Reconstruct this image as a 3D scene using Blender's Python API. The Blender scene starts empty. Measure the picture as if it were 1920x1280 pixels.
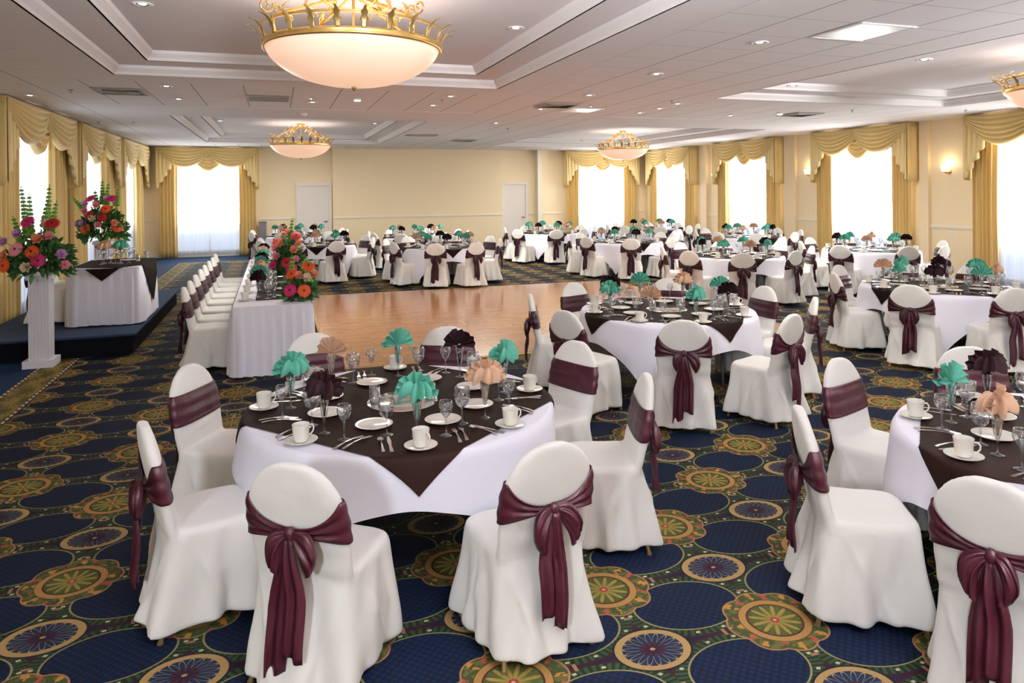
import bpy, math, random
from mathutils import Vector, Matrix, noise
PI=math.pi; R_=math.radians
random.seed(7)
SC=bpy.context.scene; COL=SC.collection
# ------------------------------------------------------------------ materials
class X:
    """tiny expression wrapper over math nodes"""
    nt=None
    def __init__(s,k): s.k=k
    @staticmethod
    def op(o,*a,clamp=False):
        n=X.nt.nodes.new('ShaderNodeMath'); n.operation=o; n.use_clamp=clamp
        for i,v in enumerate(a):
            if isinstance(v,X): X.nt.links.new(v.k,n.inputs[i])
            else: n.inputs[i].default_value=float(v)
        return X(n.outputs[0])
    def __add__(s,o): return X.op('ADD',s,o)
    __radd__=__add__
    def __sub__(s,o): return X.op('SUBTRACT',s,o)
    def __rsub__(s,o): return X.op('SUBTRACT',o,s)
    def __mul__(s,o): return X.op('MULTIPLY',s,o)
    __rmul__=__mul__
    def __truediv__(s,o): return X.op('DIVIDE',s,o)
    def __lt__(s,o): return X.op('LESS_THAN',s,o)
    def __gt__(s,o): return X.op('GREATER_THAN',s,o)
    def sin(s): return X.op('SINE',s)
    def cos(s): return X.op('COSINE',s)
    def abs(s): return X.op('ABSOLUTE',s)
    def wrap(s,hi,lo): return X.op('WRAP',s,hi,lo)
def vlen(a,b): return X.op('SQRT',a*a+b*b)
def mixc(f,a,b):
    n=X.nt.nodes.new('ShaderNodeMix'); n.data_type='RGBA'; n.clamp_factor=True
    for i,v in ((0,f),(6,a),(7,b)):
        if isinstance(v,X): X.nt.links.new(v.k,n.inputs[i])
        elif isinstance(v,tuple): n.inputs[i].default_value=(*v,1)
        else: n.inputs[i].default_value=v
    return X(n.outputs[2])
def newmat(name):
    m=bpy.data.materials.new(name); m.use_nodes=True; nt=m.node_tree
    b=nt.nodes['Principled BSDF']; X.nt=nt
    return m,nt,b
def tex_noise(nt,scale,detail=3,stretch=None,rough=.55,coord='Object'):
    tc=nt.nodes.new('ShaderNodeTexCoord'); n=nt.nodes.new('ShaderNodeTexNoise')
    n.inputs['Scale'].default_value=scale; n.inputs['Detail'].default_value=detail; n.inputs['Roughness'].default_value=rough
    if stretch:
        mp=nt.nodes.new('ShaderNodeMapping'); mp.inputs['Scale'].default_value=stretch
        nt.links.new(tc.outputs[coord],mp.inputs[0]); nt.links.new(mp.outputs[0],n.inputs['Vector'])
    else: nt.links.new(tc.outputs[coord],n.inputs['Vector'])
    return n
def mat(name,c,rough=.6,metal=0,var=.06,scale=6,stretch=None,bump=0,bscale=None,bstr=None,sheen=0,trans=0,emit=None,es=0,spec=.5,coat=0):
    """principled with a little procedural colour variation and bump"""
    m,nt,b=newmat(name)
    n=tex_noise(nt,scale,stretch=stretch)
    lo=tuple(max(0,x*(1-var)) for x in c); hi=tuple(min(1,x*(1+var)) for x in c)
    col=mixc(X(n.outputs['Fac']),lo,hi)
    nt.links.new(col.k,b.inputs['Base Color'])
    b.inputs['Roughness'].default_value=rough; b.inputs['Metallic'].default_value=metal
    b.inputs['Specular IOR Level'].default_value=spec; b.inputs['Coat Weight'].default_value=coat
    if sheen: b.inputs['Sheen Weight'].default_value=sheen; b.inputs['Sheen Roughness'].default_value=.4
    if emit: b.inputs['Emission Color'].default_value=(*emit,1); b.inputs['Emission Strength'].default_value=es
    if bump:
        n2=tex_noise(nt,bscale or scale,stretch=bstr or stretch,detail=4)
        bp=nt.nodes.new('ShaderNodeBump'); bp.inputs['Strength'].default_value=bump; bp.inputs['Distance'].default_value=.01
        nt.links.new(n2.outputs['Fac'],bp.inputs['Height']); nt.links.new(bp.outputs[0],b.inputs['Normal'])
    if trans:
        tr=nt.nodes.new('ShaderNodeBsdfTranslucent'); nt.links.new(col.k,tr.inputs[0])
        mx=nt.nodes.new('ShaderNodeMixShader'); mx.inputs[0].default_value=trans
        nt.links.new(b.outputs[0],mx.inputs[1]); nt.links.new(tr.outputs[0],mx.inputs[2])
        nt.links.new(mx.outputs[0],nt.nodes['Material Output'].inputs[0])
    return m
M={}
M['cover']=mat('ivory_cover_cloth',(.80,.79,.755),.88,var=.03,scale=3,bump=.7,bscale=5,sheen=.1,spec=.2)
M['white']=mat('white_table_linen',(.84,.84,.94),.8,var=.02,scale=2,bump=.2,bscale=8,spec=.2)
M['sash']=mat('burgundy_satin',(.034,.0048,.0105),.40,var=.25,scale=4,bump=.9,bscale=11,bstr=(1,1,.3),spec=.32)
M['brown']=mat('dark_brown_satin',(.0125,.0055,.0042),.6,var=.25,scale=3,bump=.45,bscale=8,spec=.05)
M['drape']=mat('gold_drapery',(.84,.63,.27),.62,var=.08,scale=2,stretch=(1,1,.2),sheen=.2,trans=.12,spec=.3)
M['drape2']=mat('gold_swag_cloth',(.88,.69,.33),.6,var=.06,scale=2,sheen=.2,trans=.08,spec=.3)
M['wall']=mat('pale_yellow_wallpaper',(.86,.71,.475),.75,var=.03,scale=30,stretch=(1,1,.05),bump=.1,bscale=60)
M['trim']=mat('cream_painted_trim',(.80,.74,.60),.5,var=.02)
M['doorpaint']=mat('grey_white_door_paint',(.78,.73,.67),.5,var=.02,scale=2)
M['ceil']=mat('matt_white_ceiling_paint',(.80,.76,.78),.9,var=.01,scale=2)
M['plaster']=mat('white_plaster_moulding',(.90,.87,.87),.8,var=.01,scale=2)
M['rose']=mat('plaster_rose_paint',(.80,.70,.66),.8,var=.01,scale=2)
M['gold']=mat('antique_gold_metal',(.78,.50,.16),.28,metal=.9,var=.2,scale=14)
M['dkgold']=mat('dull_bronze_leaf',(.36,.24,.08),.4,metal=.7,var=.3,scale=20)
M['leg']=mat('bronze_chair_leg',(.30,.22,.11),.4,metal=.7,var=.1)
M['steel']=mat('polished_cutlery_steel',(.62,.58,.56),.22,metal=1,var=.08,scale=30)
M['chrome']=mat('chrome_reflector',(.85,.80,.74),.12,metal=1,var=.02)
M['china']=mat('glazed_ivory_china',(.82,.79,.72),.15,var=.01,coat=.4)
M['coffee']=mat('inner_cup_shadow_glaze',(.70,.67,.62),.25,var=.02)
M['ped']=mat('white_painted_pedestal',(.80,.80,.85),.45,var=.02,scale=5)
M['black']=mat('black_stage_skirt',(.003,.003,.005),.9,var=.3,spec=.1)
M['stagetop']=mat('navy_stage_carpet',(.014,.035,.085),.95,var=.3,scale=120)
M['grey']=mat('grey_plastic',(.20,.17,.19),.5,var=.06)
M['darkmetal']=mat('dark_grey_metal',(.10,.10,.11),.4,metal=.6,var=.1)
M['lens']=mat('prismatic_diffuser',(.75,.77,.80),.3,var=.12,scale=9,emit=(1,1,1),es=.04)
M['bulb']=mat('lit_lamp',(1,.95,.85),.4,var=.0,emit=(1,.88,.66),es=9)
M['vent']=mat('ventilation_grille_metal',(.34,.31,.28),.5,var=.1)
M['teal']=mat('teal_napkin_linen',(.10,.42,.31),.62,var=.12,scale=25,sheen=.1,trans=.12)
M['peach']=mat('peach_napkin_linen',(.66,.42,.28),.62,var=.12,scale=25,sheen=.1,trans=.12)
M['dark']=mat('dark_brown_napkin_linen',(.016,.006,.008),.7,var=.2,scale=25,spec=.1)
M['leafg']=mat('dark_green_leaf',(.042,.135,.030),.5,var=.6,scale=22,trans=.15)
M['bell']=mat('lime_green_bells',(.24,.52,.09),.5,var=.35,scale=30,trans=.3)
M['stem']=mat('green_stem',(.08,.22,.03),.5,var=.2)
for k,c in dict(orange=(.85,.10,.015),magenta=(.60,.012,.15),pink=(.82,.30,.38),red=(.50,.012,.02),lilac=(.60,.32,.62),salmon=(.80,.32,.20),cream=(.80,.66,.48)).items():
    M[k]=mat(k+'_petal',c,.5,var=.18,scale=40,trans=.2)
M['eye']=mat('dark_flower_eye',(.03,.02,.008),.8,var=.5,scale=80)
M['wick']=mat('white_candle_wax',(.8,.78,.7),.5,var=.02)
M['mirror']=mat('table_mirror_glass',(.80,.78,.72),.06,metal=.85,var=.03,scale=3)
def glassmat(name,tint=(.96,.97,.985),reflect=.10,base=.15):
    m,nt,b=newmat(name); nt.nodes.remove(b)
    t=nt.nodes.new('ShaderNodeBsdfTransparent'); t.inputs[0].default_value=(*tint,1)
    g=nt.nodes.new('ShaderNodeBsdfGlossy'); g.inputs['Roughness'].default_value=.03
    lw=nt.nodes.new('ShaderNodeLayerWeight'); lw.inputs[0].default_value=.35
    n=tex_noise(nt,18)
    f=X.op('ADD',X(lw.outputs['Facing'])*X(lw.outputs['Facing'])*.95,base+0.0,clamp=True)
    f=X.op('MULTIPLY',f,X(n.outputs['Fac'])*.3+.85,clamp=True)
    mx=nt.nodes.new('ShaderNodeMixShader'); nt.links.new(f.k,mx.inputs[0])
    nt.links.new(t.outputs[0],mx.inputs[1]); nt.links.new(g.outputs[0],mx.inputs[2])
    nt.links.new(mx.outputs[0],nt.nodes['Material Output'].inputs[0]); return m
M['glass']=glassmat('clear_drinking_glass')
def sheermat():
    m,nt,b=newmat('white_sheer_voile'); nt.nodes.remove(b)
    n=tex_noise(nt,8,stretch=(1,1,.05))
    col=mixc(X(n.outputs['Fac']),(.80,.84,.93),(.93,.95,1.0))
    t=nt.nodes.new('ShaderNodeBsdfTransparent'); t.inputs[0].default_value=(1,1,1,1)
    tr=nt.nodes.new('ShaderNodeBsdfTranslucent'); nt.links.new(col.k,tr.inputs[0])
    d=nt.nodes.new('ShaderNodeBsdfDiffuse'); nt.links.new(col.k,d.inputs[0])
    a=nt.nodes.new('ShaderNodeMixShader'); a.inputs[0].default_value=.45
    nt.links.new(tr.outputs[0],a.inputs[1]); nt.links.new(d.outputs[0],a.inputs[2])
    mx=nt.nodes.new('ShaderNodeMixShader'); mx.inputs[0].default_value=.62
    nt.links.new(t.outputs[0],mx.inputs[1]); nt.links.new(a.outputs[0],mx.inputs[2])
    nt.links.new(mx.outputs[0],nt.nodes['Material Output'].inputs[0]); return m
M['sheer']=sheermat()
def emitmat(name,c,s,var=.04):
    m,nt,b=newmat(name); nt.nodes.remove(b)
    n=tex_noise(nt,.8); col=mixc(X(n.outputs['Fac']),tuple(x*(1-var) for x in c),c)
    e=nt.nodes.new('ShaderNodeEmission'); e.inputs[1].default_value=s; nt.links.new(col.k,e.inputs[0])
    nt.links.new(e.outputs[0],nt.nodes['Material Output'].inputs[0]); return m
M['paneR']=emitmat('bright_daylit_window_pane',(1,.98,.94),22)
M['paneF']=emitmat('daylit_window_pane',(.93,.97,1),15)
M['paneL']=emitmat('shaded_daylit_window_pane',(.88,.94,1),3.6)
M['paneLow']=emitmat('lower_window_pane_above_ledge',(.72,.82,1),1.1)
def bowlmat():
    m,nt,b=newmat('alabaster_glass_bowl')
    n=tex_noise(nt,3,detail=4)
    col=mixc(X(n.outputs['Fac']),(.84,.70,.60),(.92,.80,.72))
    nt.links.new(col.k,b.inputs['Base Color']); b.inputs['Roughness'].default_value=.3
    nt.links.new(mixc(X(n.outputs['Fac']),(1,.62,.40),(1,.80,.64)).k,b.inputs['Emission Color']); b.inputs['Emission Strength'].default_value=.42
    tr=nt.nodes.new('ShaderNodeBsdfTranslucent'); tr.inputs[0].default_value=(1,.86,.74,1)
    mx=nt.nodes.new('ShaderNodeMixShader'); mx.inputs[0].default_value=.4
    nt.links.new(b.outputs[0],mx.inputs[1]); nt.links.new(tr.outputs[0],mx.inputs[2])
    nt.links.new(mx.outputs[0],nt.nodes['Material Output'].inputs[0]); return m
M['bowl']=bowlmat()
M['shade']=mat('frosted_sconce_glass',(.95,.85,.68),.4,emit=(1,.80,.52),es=2.6,var=.02)
def carpet():
    m,nt,b=newmat('navy_medallion_carpet')
    tc=nt.nodes.new('ShaderNodeTexCoord'); sp=nt.nodes.new('ShaderNodeSeparateXYZ'); nt.links.new(tc.outputs['Object'],sp.inputs[0])
    x=X(sp.outputs[0]); y=X(sp.outputs[1])
    A,B,X0,Y0=.6381,.487,.265,3.7207
    U=(x-X0)/A; V=(y-Y0)/B
    nz=X(tex_noise(nt,90,detail=2).outputs['Fac']); nz2=X(tex_noise(nt,26,detail=2).outputs['Fac'])
    def pair(o1,o2):
        a1=(U-o1[0]).wrap(1,-1)*A; b1=(V-o1[1]).wrap(1,-1)*B
        a2=(U-o2[0]).wrap(1,-1)*A; b2=(V-o2[1]).wrap(1,-1)*B
        s=vlen(a1,b1)<vlen(a2,b2)
        return a2+(a1-a2)*s, b2+(b1-b2)*s
    bx,by=pair((1,0),(0,1)); ox,oy=pair((0,0),(1,1))
    du=(U-.5).wrap(.5,-.5)*A; dv=(V-.5).wrap(.5,-.5)*B
    rc=vlen(du/.262,dv/.185); ac=X.op('ARCTAN2',dv/.185,du/.262)
    dots=(x*150.).sin()*(y*150.).sin()
    navy=mixc(dots>.1,(.0016,.0050,.016),(.0034,.012,.037))
    outer=mixc(rc>1.32,(.026,.006,.012),(.006,.007,.020))
    green=mixc((ac*56.).sin()>0.,(.008,.013,.008),(.024,.052,.020))
    wd=((ac*14.).cos()>.90)*((rc-1.14).abs()<.035)
    green=mixc(wd,green,(.50,.45,.28))
    col=mixc(rc<1.25,outer,green)
    col=mixc(rc<1.035,col,(.26,.22,.09))
    col=mixc(rc<1.0,col,navy)
    # ovals
    e=vlen(ox/.172,oy/.132); ae=X.op('ARCTAN2',oy/.132,ox/.172)
    inner=mixc(((ae*9.).cos().abs()*.45+.34-e).abs()<.035,(.006,.016,.045),(.30,.22,.08))
    inner=mixc(e<.34,inner,mixc(((ae*10.).cos()*.1+.26-e)>0.,(.05,.010,.016),(.012,.008,.02)))
    inner=mixc(e<.07,inner,(.45,.22,.08))
    col=mixc(e<1.06,col,(.006,.005,.010)); col=mixc(e<1.,col,(.40,.26,.10)); col=mixc(e<.80,col,inner)
    # medallions
    r=vlen(bx,by*1.06)/.245; an=X.op('ARCTAN2',by,bx)
    sc=(an*4.).cos().abs()*.09+.90
    fin=((an*4.).cos()>.95)*((r-1.11).abs()<.035)
    col=mixc(fin,col,(.30,.15,.09))
    med=mixc(nz2>.5,(.040,.055,.018),(.10,.10,.028))
    fl=((an*8.+.4).cos()*.5+nz2)>.98
    med=mixc(fl,med,(.46,.22,.045))
    fl2=((an*8.+PI).cos()*.5+nz2)>.98
    med=mixc(fl2,med,(.36,.075,.045))
    col=mixc(r<sc,col,(.36,.17,.08)); col=mixc(r<(sc-.035),col,med)
    col=mixc(r<.685,col,(.055,.008,.012)); col=mixc(r<.67,col,(.38,.215,.065)); col=mixc(r<.535,col,(.05,.007,.012))
    pet=mixc(((an*6.).cos().abs()*.42+.06)>r,(.060,.085,.020),(.30,.23,.05))
    pet=mixc(((an*12.).cos().abs())<.16,pet,(.05,.012,.012))
    col=mixc(r<.50,col,pet); col=mixc(r<.09,col,(.30,.04,.035)); col=mixc(r<.035,col,(.6,.35,.3))
    # border strip and plain surround
    edge=X.op('MINIMUM',x+2.25,21.9-y); edge=X.op('MINIMUM',edge,12.0-x)
    leaf=mixc((x*22.+(y*9.+nz2*9.).sin()*2.2).sin()>.1,(.30,.22,.06),(.10,.10,.03))
    leaf=mixc(nz2>.62,leaf,(.14,.02,.02))
    t1=((edge+.03).abs()<.014); t2=((edge+.335).abs()<.014); dash=((x+y)*60.).sin()>-.5
    bd=mixc((edge*1.)>-.05,leaf,(.03,.012,.012)); bd=mixc(edge<-.315,bd,(.03,.012,.012))
    bd=mixc((t1+t2)*dash,bd,(.62,.54,.38))
    plain=mixc(dots>.1,(.007,.026,.075),(.013,.050,.135))
    col=mixc(edge<0.,col,bd); col=mixc(edge<-.36,col,plain)
    col=mixc(nz*.30+.16,col,(.0,.0,.0))
    nt.links.new(col.k,b.inputs['Base Color']); b.inputs['Roughness'].default_value=.8
    b.inputs['Specular IOR Level'].default_value=.12
    return m
M['carpet']=carpet()
def parquet():
    m,nt,b=newmat('polished_oak_parquet')
    tc=nt.nodes.new('ShaderNodeTexCoord'); sp=nt.nodes.new('ShaderNodeSeparateXYZ'); nt.links.new(tc.outputs['Object'],sp.inputs[0])
    x=X(sp.outputs[0]); y=X(sp.outputs[1])
    sx=X.op('FLOOR',x/.30); sy=X.op('FLOOR',y/.075)
    sh=X.op('FRACT',X.op('ABSOLUTE',((sx*12.9+sy*78.2).sin()*437.5)))
    n=X(tex_noise(nt,7,stretch=(1,5,1),detail=5).outputs['Fac'])
    col=mixc(sh,(.34,.145,.052),(.50,.235,.092)); col=mixc(n*.7,col,(.42,.18,.06))
    g=((y/.075).wrap(1,0)<.03)+((x/.30).wrap(1,0)<.012)
    col=mixc(g*.35,col,(.20,.075,.03))
    j=((y-8.2).wrap(1,0)<.006)+((x-.6).wrap(1,0)<.006)
    col=mixc(j*.8,col,(.12,.05,.02))
    nt.links.new(col.k,b.inputs['Base Color']); b.inputs['Roughness'].default_value=.19; b.inputs['Coat Weight'].default_value=.25; b.inputs['Coat Roughness'].default_value=.12
    bp=nt.nodes.new('ShaderNodeBump'); bp.inputs['Strength'].default_value=.12; bp.inputs['Distance'].default_value=.004
    nt.links.new(n.k,bp.inputs['Height']); nt.links.new(bp.outputs[0],b.inputs['Normal'])
    return m
M['parquet']=parquet()
def tilemat():
    m,nt,b=newmat('suspended_ceiling_tiles')
    tc=nt.nodes.new('ShaderNodeTexCoord'); sp=nt.nodes.new('ShaderNodeSeparateXYZ'); nt.links.new(tc.outputs['Object'],sp.inputs[0])
    x=X(sp.outputs[0]); y=X(sp.outputs[1])
    P=.6455
    gx=((x+2.336+P/2).wrap(P/2,-P/2)); gx=(x+2.336).wrap(P,0); gy=(y-12.65).wrap(P,0)
    lx=(gx<.016); ly=(gy<.010)
    mid=((gy-P/2).abs()<.004)
    col=mixc(lx,(.80,.77,.79),(.32,.28,.29)); col=mixc(ly*.8,col,(.40,.36,.37)); col=mixc(mid*.25,col,(.5,.47,.48))
    nt.links.new(col.k,b.inputs['Base Color']); b.inputs['Roughness'].default_value=.9
    n=tex_noise(nt,140); bp=nt.nodes.new('ShaderNodeBump'); bp.inputs['Strength'].default_value=.15; bp.inputs['Distance'].default_value=.003
    nt.links.new(n.outputs['Fac'],bp.inputs['Height']); nt.links.new(bp.outputs[0],b.inputs['Normal'])
    return m
M['tile']=tilemat()
# ------------------------------------------------------------------ mesh helpers
class MB:
    def __init__(s): s.v=[]; s.f=[]; s.m=[]
    def add(s,vs,fs,mi=0,tr=None):
        o=len(s.v)
        s.v+= [tuple(tr@Vector(v)) for v in vs] if tr is not None else [tuple(v) for v in vs]
        s.f+=[tuple(o+i for i in f) for f in fs]; s.m+=[mi]*len(fs); return s
    def box(s,x0,x1,y0,y1,z0,z1,mi=0,tr=None):
        return s.add([(x,y,z) for z in (z0,z1) for y in (y0,y1) for x in (x0,x1)],[(0,2,3,1),(4,5,7,6),(0,1,5,4),(2,6,7,3),(0,4,6,2),(1,3,7,5)],mi,tr)
    def lathe(s,prof,n=24,mi=0,tr=None,sx=1,sy=1,closed=False):
        vs=[(r*math.cos(2*PI*k/n)*sx,r*math.sin(2*PI*k/n)*sy,z) for r,z in prof for k in range(n)]
        P=len(prof); fs=[]
        for i in range(P-1 if not closed else P):
            j=(i+1)%P
            for k in range(n):
                a=i*n+k;b2=i*n+(k+1)%n;c=j*n+(k+1)%n;d=j*n+k
                fs.append((a,b2,c,d))
        return s.add(vs,fs,mi,tr)
    def grid(s,fn,nu,nv,mi=0,tr=None,cu=False,cv=False):
        """fn(u,v) with u,v in 0..1"""
        U=nu if cu else nu+1; W=nv if cv else nv+1
        vs=[fn(i/nu,j/nv) for j in range(W) for i in range(U)]; fs=[]
        for j in range(nv):
            for i in range(nu):
                a=j*U+i;b2=j*U+(i+1)%U;c=((j+1)%W)*U+(i+1)%U;d=((j+1)%W)*U+i
                fs.append((a,b2,c,d))
        return s.add(vs,fs,mi,tr)
    def tube(s,path,r,n=8,mi=0,tr=None,caps=True):
        pts=[Vector(p) for p in path]; vs=[];fs=[]; L=len(pts)
        up=Vector((0,0,1))
        prev=None
        for i,p in enumerate(pts):
            t=(pts[min(i+1,L-1)]-pts[max(i-1,0)])
            t=t.normalized() if t.length>1e-9 else Vector((0,0,1))
            if prev is None:
                a=up if abs(t.z)<.95 else Vector((1,0,0))
                e=t.cross(a).normalized()
            else: e=(prev-t*prev.dot(t)).normalized()
            prev=e; q=t.cross(e)
            rr=r[i] if isinstance(r,(list,tuple)) else r
            for k in range(n):
                an=2*PI*k/n; vs.append(p+e*math.cos(an)*rr+q*math.sin(an)*rr)
        for i in range(L-1):
            for k in range(n):
                fs.append((i*n+k,i*n+(k+1)%n,(i+1)*n+(k+1)%n,(i+1)*n+k))
        if caps: fs+= [tuple(range(n))[::-1],tuple((L-1)*n+k for k in range(n))]
        return s.add(vs,fs,mi,tr)
    def mesh(s,name,mats,smooth=True,auto=None):
        me=bpy.data.meshes.new(name); me.from_pydata(s.v,[],s.f)
        for m in (mats if isinstance(mats,(list,tuple)) else [mats]): me.materials.append(m)
        me.polygons.foreach_set('material_index',s.m)
        me.polygons.foreach_set('use_smooth',[smooth]*len(s.f))
        me.update()
        if smooth and auto:
            import bmesh
            bm=bmesh.new(); bm.from_mesh(me)
            for e in bm.edges:
                if len(e.link_faces)==2 and e.calc_face_angle(0)>auto: e.smooth=False
            bm.to_mesh(me); bm.free()
        return me
def obj(name,me,parent=None,loc=None,rz=None):
    if isinstance(me,tuple): mb,mats,*o=me; me=mb.mesh(name,mats,*o)
    o=bpy.data.objects.new(name,me); COL.objects.link(o)
    if parent: o.parent=parent
    if loc: o.location=loc
    if rz is not None: o.rotation_euler=(0,0,rz)
    return o
def tag(o,label,cat,group=None,kind=None):
    o['label']=label; o['category']=cat
    if group: o['group']=group
    if kind: o['kind']=kind
    return o
def thing(name,label,cat,loc=(0,0,0),rz=0,group=None):
    o=bpy.data.objects.new(name,None); COL.objects.link(o); o.location=loc; o.rotation_euler=(0,0,rz); o.empty_display_size=.1
    return tag(o,label,cat,group)
def struct(name,mb,mats,smooth=False,auto=None):
    o=obj(name,(mb,mats,smooth,auto)); o['kind']='structure'; return o
def copytree(o,parent=None):
    c=o.copy(); COL.objects.link(c)
    if parent: c.parent=parent
    for ch in KIDS.get(o.name,()): copytree(ch,c)
    return c
KIDS={}
def index_kids(o):
    KIDS[o.name]=list(o.children)
    for c in o.children: index_kids(c)
def solid(me,t,off=0,sub=0):
    """bake a solidify (and subdivision) into a mesh"""
    o=bpy.data.objects.new('tmp',me); COL.objects.link(o)
    if sub: s=o.modifiers.new('s','SUBSURF'); s.levels=sub; s.render_levels=sub
    m=o.modifiers.new('t','SOLIDIFY'); m.thickness=t; m.offset=off
    dg=bpy.context.evaluated_depsgraph_get(); dg.update()
    r=bpy.data.meshes.new_from_object(o.evaluated_get(dg)); bpy.data.objects.remove(o)
    return r
# ------------------------------------------------------------------ camera (level, shifted lens, 0.5 degree roll)
F_PX,CX,CY,YAW,ROLL=1334.,960.,356.,.3215,-.0086
cam=bpy.data.cameras.new('camera'); co=bpy.data.objects.new('camera',cam); COL.objects.link(co); SC.camera=co
cam.sensor_fit='HORIZONTAL'; cam.sensor_width=36; cam.lens=F_PX/1920*36; cam.shift_y=-(640-CY)/1920; cam.clip_start=.05; cam.clip_end=200
c,s=math.cos(YAW),math.sin(YAW); Fv=Vector((s,c,0)); r0=Vector((c,-s,0)); u0=Vector((0,0,1))
rv=r0*math.cos(ROLL)+u0*math.sin(ROLL); uv=u0*math.cos(ROLL)-r0*math.sin(ROLL)
mw=Matrix((rv,uv,-Fv)).transposed().to_4x4(); mw.translation=(0,0,2.0); co.matrix_world=mw
def at(px,py,z):
    d=Fv+rv*((px-CX)/F_PX)+uv*((CY-py)/F_PX); t=(z-2)/d.z
    return Vector((d.x*t,d.y*t,z))
# ------------------------------------------------------------------ room shell
XL,XR,YB,YF,H=-3.95,13.45,-3.2,24.15,3.42
mb=MB(); mb.box(XL-.2,XR+.2,YB-.2,YF+.2,-.1,0); f=struct('floor',mb,M['carpet'])
def wall_open(name,axis,pos,th,a0,a1,opens):
    """wall slab along an axis with rectangular openings (a0,a1,z0,z1)"""
    mb=MB()
    def b(p0,p1,z0,z1):
        if p1-p0<1e-4: return
        if axis=='y': mb.box(min(pos,pos+th),max(pos,pos+th),p0,p1,z0,z1)
        else: mb.box(p0,p1,min(pos,pos+th),max(pos,pos+th),z0,z1)
    cur=a0
    for o in sorted(opens):
        b(cur,o[0],0,H+.3); b(o[0],o[1],0,o[2]); b(o[0],o[1],o[3],H+.3); cur=o[1]
    b(cur,a1,0,H+.3)
    return struct(name,mb,M['wall'])
WR=[22.1,17.85,13.5,9.2]      # window centres on the window wall
WL=[21.95,17.85,13.75]       # left wall windows (the nearer ones lie outside the frame)
WF=[-1.96,11.50]                     # far wall windows
ZS,ZT=.12,3.15
HW=1.12
wall_open('wall_right','y',XR,.25,YB,YF,[(y-HW,y+HW,ZS,ZT) for y in WR])
wall_open('wall_left','y',XL,-.25,YB,YF,[(y-HW,y+HW,ZS,ZT) for y in WL])
wall_open('wall_far','x',YF,.25,XL-.25,XR+.25,[(x-1.05,x+1.05,ZS,ZT) for x in WF])
wall_open('wall_back','x',YB,-.25,XL-.25,XR+.25,[])
# projecting middle panel of the far wall and pilasters
mb=MB(); mb.box(1.80,7.62,YF-.14,YF,0,H); struct('trim_1',mb,M['wall'])
mb=MB(); mb.box(8.92,9.10,YF-.30,YF,0,H); struct('trim_2',mb,M['trim'])
n=3
for y0,y1 in ((11.72,11.94),(15.87,16.3),(20.05,20.4),(7.4,7.7)):
    mb=MB(); mb.box(XR-.09,XR,y0,y1,0,H); struct('trim_%d'%n,mb,M['wall']); n+=1
# chair rails
def rail(name,p,axis,a0,a1,sgn):
    mb=MB()
    for d,z0,z1 in ((.018,1.10,1.17),(.030,1.125,1.15)):
        if axis=='x': mb.box(a0,a1,min(p,p+sgn*d),max(p,p+sgn*d),z0,z1)
        else: mb.box(min(p,p+sgn*d),max(p,p+sgn*d),a0,a1,z0,z1)
    o=struct(name,mb,M['trim']); return o
k=n
for a0,a1,p in ((-.45,.62,YF),(1.80,7.62,YF-.14),(8.66,8.92,YF),(9.10,10.0,YF),(13.05,XR,YF),(XL,-3.45,YF)):
    rail('trim_%d'%k,p,'x',a0,a1,-1); k+=1
for a0,a1 in ((10.75,11.72),(11.94,12.05),(14.95,15.87),(16.3,16.35),(19.3,20.05),(20.4,20.6),(6.4,7.4)):
    rail('trim_%d'%k,XR,'y',a0,a1,-1); k+=1
for a0,a1 in ((15.62,15.98),(19.72,20.08)):
    rail('trim_%d'%k,XL,'y',a0,a1,1); k+=1
# baseboards
mb=MB(); mb.box(XL,XR,YF-.02,YF,0,.12); struct('baseboard_far',mb,M['trim'])
mb=MB(); mb.box(XR-.02,XR,YB,YF,0,.12); struct('baseboard_right',mb,M['trim'])
mb=MB(); mb.box(XL,XL+.02,YB,YF,0,.12); struct('baseboard_left',mb,M['trim'])
# doors
def door(i,x0,x1,yp):
    fr=MB()
    fr.box(x0,x0+.10,yp-.05,yp,0,2.29); fr.box(x1-.10,x1,yp-.05,yp,0,2.29); fr.box(x0,x1,yp-.055,yp,2.19,2.29)
    r=obj('door_%d'%i,(MB().box(x0+.10,x1-.10,yp-.022,yp,0,2.19),M['doorpaint'],False)); r['kind']='structure'
    obj('door_frame',(fr,M['doorpaint'],False),r)
    h=MB(); h.tube([(x1-.17,yp-.02,1.02),(x1-.17,yp-.07,1.02)],.022,12); h.tube([(x1-.17,yp-.07,1.02),(x1-.26,yp-.07,1.02)],.011,8)
    obj('door_handle',(h,M['darkmetal']),r)
door(1,.65,1.77,YF); door(2,7.65,8.64,YF)
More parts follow.
